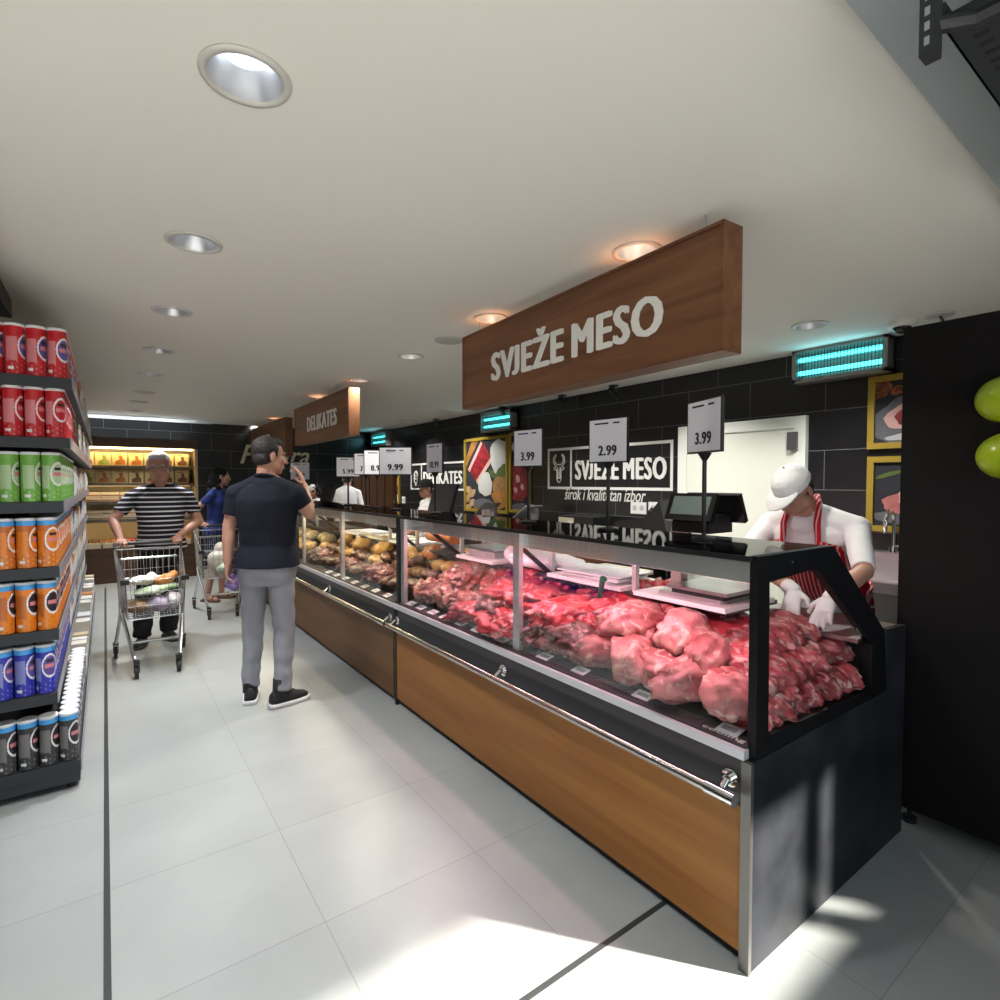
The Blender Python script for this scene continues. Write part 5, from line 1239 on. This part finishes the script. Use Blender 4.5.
        wb = B(); wb.tube([bend((.19*w*math.cos(a), .01+.15*math.sin(a), 1.0)) for a in [R(-20)+R(220)*i/14 for i in range(15)]], .013, 8); wb.make('waist_tie', apron, ap, 'all')
    if gloves:
        for k in 'LR':
            h = B(); E_, W_ = A[k][0], A[k][1]; hand(h, *A[k][1:5], A[k][5], infl=.0028, k=.94)
            h.cap(W_, W_+(E_-W_).normalized()*.06, .031, .036, f1=True); put('glove', remesh(h, .0042, 2, .4), gloves, root)
    if glasses:
        m = B()
        for sg in (-1, 1):
            m.tube([H((sg*.032+.021*math.cos(a), -.100, .002+.016*math.sin(a))) for a in [2*PI*i/16 for i in range(16)]], .0016, 5, True)
            m.tube([H((sg*.053,-.098,.006)), H((sg*.070,-.06,.010)), H((sg*.078,.0,.006))], .0016, 5)
        m.tube([H((-.011,-.101,.004)), H((0,-.104,.007)), H((.011,-.101,.004))], .0016, 5); m.make('glasses', mat('dark_frame', (.05,.04,.035), .3), root, 'all')
    root.location = loc; root.rotation_euler.z = rz; root.scale = (s, s, s)
    return root, A, H
navy = mat('navy_cotton', (.010,.012,.020), .85, spec=.2, bump=(20,.3)); greyt = mat('grey_trouser_cloth', (.255,.26,.29), .85, spec=.2, bump=(28,.3)); blackt = mat('black_trouser_cloth', (.012,.012,.014), .85, spec=.2)
blacks = mat('black_canvas', (.012,.012,.013), .75); sole_w = mat('white_sole', (.70,.70,.70), .6); sole_b = mat('black_sole', (.02,.02,.02), .7)
# man in the dark shirt
AL = (.885, 3.93, 0); az = lambda d: R(180-d)      # heading d degrees from +y towards +x
eR, wR = onY(309, 513, 3.80), onY(304, 486, 3.93)
wL = onY(228, 563, 4.02); eL = onY(229, 528, 4.05)
pA, arA, HA = human('man in a dark shirt and grey trousers, one hand raised to his face', AL, az(35), 1.015, 0, (R(-42), R(4), 0), .19, arms={
    'R': (eR, wR, V((-.30,-.02,.95)), V((-.8,.5,-.2)), V((-.5,-.8,.2)), [.35,.5,.6,.7]),
    'L': (eL, wL, V((.05,.0,-1)), V((.75,-.55,0)), V((.55,.8,0)), [.55,.65,.7,.75])},
    feet={'R': (.945, 3.83, az(80)), 'L': (.785, 4.03, az(15))}, shirt=(navy, .62, .92), pants=(greyt, 'long'), shoes=(blacks, sole_w), hair='short', skin=skin_a, wide=1.04)
ph = wL + V((.035,-.03,-.11)); t = thing('smartphone', 'phone in a purple patterned case held by the man in the dark shirt', 'phone', ph)
Mp = Euler((R(18), R(28), R(-18))).to_matrix()
B().box(ph, (.076, .010, .155), Mp).make('case', mat('purple_pattern', (.38,.22,.55), .4, vary=(45,.6), col2=(.05,.04,.12)), t, bevel=.003)
B().box(ph+Mp @ V((-.018,-.006,.055)), (.030,.003,.034), Mp).make('camera_bump', blackgloss, t)
sl = V(HA((0,-.12,-.05))); sl = Matrix.Rotation(az(35), 3, 'Z') @ sl*1.015 + V(AL); sl = sl.lerp(wR+V((-.03,0,.1)), .5)
B_ = B().box(sl, (.018,.035,.05), Euler((.2,.3,.4)).to_matrix()).make('paper_slip', paper, None, loc=tuple(sl)); tag(B_, 'small white paper slip in the raised hand of the man in the dark shirt', 'paper')
# man in the striped shirt behind his trolley
ML = (.42, 6.04, 0); hb = V((.305, 5.70, .972))
stripe = stripes('striped_jersey', (.012,.012,.018), (.50,.49,.50), 2, .043, .30)
pB, arB, HB = human('grey haired man in a striped shirt pushing a trolley', ML, R(-3), .985, R(12), (R(-4), R(0), R(-3)), .20, belly=.05, wide=1.08, hs=1.22, arms={
    'R': (onY(113,520,5.92), hb+V((-.205,.085,.030)), V((.08,-1,-.12)), V((0,0,-1)), V((1,0,0)), 1.0),
    'L': (onY(199,521,5.92), hb+V((.225,.085,.030)), V((-.08,-1,-.12)), V((0,0,-1)), V((-1,0,0)), 1.0)},
    feet={'R': (.25, 6.0, R(-14)), 'L': (.47, 6.12, R(14))}, shirt=(stripe, .66, .90), pants=(blackt, 'wide'), shoes=(blacks, sole_b), hair='grey', skin=skin_b, glasses=True)
wl = arB['L'][1].lerp(arB['L'][0], .12); m = B(); dd = (arB['L'][0]-arB['L'][1]).normalized(); m.cyl(wl-dd*.012, wl+dd*.012, .034, n=18); m.make('wrist_watch', black, pB, 'all')
# woman in the blue top
blue = mat('blue_jersey', (.010,.035,.24), .7, vary=(10,.6), bump=(18,.3)); denim = mat('patterned_cloth', (.05,.07,.16), .8, vary=(20,.7))
WL = (1.15, 7.78, 0); hb2 = V((1.06, 7.40, .985))
human('long haired woman in a bright blue top at the second trolley', WL, R(52), .955, R(4), (R(38), R(4), 0), .165, fem=True, arms={
    'R': (V((.87,7.70,1.12)), hb2+V((-.12,.08,.025)), V((.2,-1,-.15)), V((0,0,-1)), V((1,0,0)), .9),
    'L': (V((1.32,7.56,1.10)), hb2+V((.17,.08,.025)), V((-.2,-1,-.15)), V((0,0,-1)), V((-1,0,0)), .9)},
    feet={'R': (1.02, 7.72, R(40)), 'L': (1.20, 7.86, R(60))}, shirt=(blue, .45, .90), pants=(denim, 'short'), shoes=(None, mat('brown_leather', (.12,.05,.025), .5)), hair='long', skin=skin_f, vox=.006)
# butcher bending over the meat
tee = cloth_white; apr = stripes('red_striped_cloth', (.46,.008,.020), (.66,.42,.42), 0, .021, .30, .7)
BL = (3.13, 1.36, 0)
human('butcher in white cap and red striped apron bending over the meat', BL, R(-90), .95, R(31), (R(-14), R(22), R(4)), .20, wide=1.10, belly=.03, arms={
    'L': (V((2.74,1.04,1.10)), V((2.46,1.06,1.015)), V((-.70,-.06,-.55)), V((.55,0,-.70)), V((-.2,1,.0)), [.12,.2,.26,.3]),
    'R': (V((2.72,1.60,1.12)), V((2.50,1.225,1.015)), V((-.66,-.18,-.55)), V((.55,0,-.62)), V((-.3,-1,.0)), [.12,.2,.26,.3])},
    feet={'L': (3.13, 1.24, R(-85)), 'R': (3.13, 1.48, R(-95))}, shirt=(tee, .93, .90), pants=(blackt, 'long'), shoes=(blacks, sole_b), hair='buzz', cap=mat('white_cap', (.80,.80,.82), .8, bump=(60,.2)), apron=apr, gloves=mat('latex_glove', (.78,.77,.80), .5, bump=(40,.25)), skin=skin_a)
# servers farther along
def server(label, px, py_top, X, heading, s=None, **kw):
    p = onX(px, py_top, X); s = s or p.z/1.80; q = (p.x, p.y, 0); h = R(heading-180)*-1
    f = V((math.sin(R(heading)), math.cos(R(heading)), 0)); l = V((-f.y, f.x, 0))
    at = lambda a, b_, z: V(q)+f*a+l*b_+V((0,0,z*s))
    d = dict(arms={'L': (at(.03,.25,1.14), at(.20,.15,1.04), f, V((0,0,-1)), -l, .5), 'R': (at(.03,-.25,1.14), at(.20,-.15,1.04), f, V((0,0,-1)), l, .5)},
             feet={'L': (q[0]+l.x*.1, q[1]+l.y*.1, R(180-heading)), 'R': (q[0]-l.x*.1, q[1]-l.y*.1, R(180-heading))}, pants=(blackt, 'long'), shoes=(blacks, sole_b), hair='buzz', vox=.0075, skin=skin_a)
    d.update(kw); return human(label, q, R(180-heading), s, **d)
server('server in a black cap and white shirt behind the DELIKATES wall logo price signs', 427, 478, 3.15, -62, head=(R(30),R(4),0), shirt=(tee, .9, .90), cap=mat('black_cap', (.012,.012,.014), .8), skin=skin_b)
server('server in a white shirt turned away to the brown slatted panel', 346, 470, 3.25, 30, lean=R(12), shirt=(tee, .9, .90), apron=None)
server('server in a white cap looking down behind the delicatessen counter', 321, 483, 3.0, -70, lean=R(10), head=(R(10),R(14),0), shirt=(tee, .9, .90), cap=mat('white_cap', (.80,.80,.82), .8), hair='long', fem=True, sw=.165, skin=skin_f)
# ------------------------------------------------------------------ camera, sun and sky
cam = bpy.data.cameras.new('camera'); co = bpy.data.objects.new('camera', cam); C.objects.link(co)
cam.sensor_fit = 'HORIZONTAL'; cam.sensor_width = 36; cam.lens = 36*FOC/1000; cam.clip_start = .05; cam.clip_end = 100
co.location = (0, 0, EYE); co.rotation_euler = _f.to_track_quat('-Z', 'Y').to_euler(); scn.camera = co
sun = bpy.data.lights.new('sun', 'SUN'); sun.energy = 26; sun.angle = R(1.6); sun.color = (1.,.95,.86)
so = bpy.data.objects.new('sun', sun); C.objects.link(so); so.rotation_euler = V((-.63,.78,-.56)).to_track_quat('-Z','Y').to_euler(); so.location = (4, -3, 4)
wd = bpy.data.worlds.new('sky'); scn.world = wd; wd.use_nodes = True
bg = wd.node_tree.nodes['Background']; bg.inputs[1].default_value = 1.
_tc = wd.node_tree.nodes.new('ShaderNodeTexCoord'); _sx = wd.node_tree.nodes.new('ShaderNodeSeparateXYZ'); _rp = wd.node_tree.nodes.new('ShaderNodeValToRGB')
_mr = wd.node_tree.nodes.new('ShaderNodeMapRange'); _mr.inputs[1].default_value = -1; _mr.inputs[2].default_value = 1
wd.node_tree.links.new(_tc.outputs['Generated'], _sx.inputs[0]); wd.node_tree.links.new(_sx.outputs[2], _mr.inputs[0]); wd.node_tree.links.new(_mr.outputs[0], _rp.inputs[0])
_e = _rp.color_ramp.elements; _e[0].position = .47; _e[0].color = (3.25,3.18,3.0,1); _e[1].position = .53; _e[1].color = (1.6,1.85,2.1,1)   # sunlit paving below, sky above
wd.node_tree.links.new(_rp.outputs[0], bg.inputs[0])
vs = scn.view_settings; scn.display_settings.display_device = 'sRGB'; vs.view_transform = 'Standard'; vs.look = 'None'; vs.gamma = 1; vs.use_curve_mapping = False; vs.exposure = -.08
cy = scn.cycles; cy.use_denoising = True; cy.max_bounces = 8; cy.diffuse_bounces = 4; cy.glossy_bounces = 4; cy.transparent_max_bounces = 16; cy.sample_clamp_indirect = 6.; cy.caustics_reflective = False; cy.caustics_refractive = False
for o in list(scn.objects):
    if o.type == 'MESH' and not o.data.materials: o.data.materials.append(charcoal)
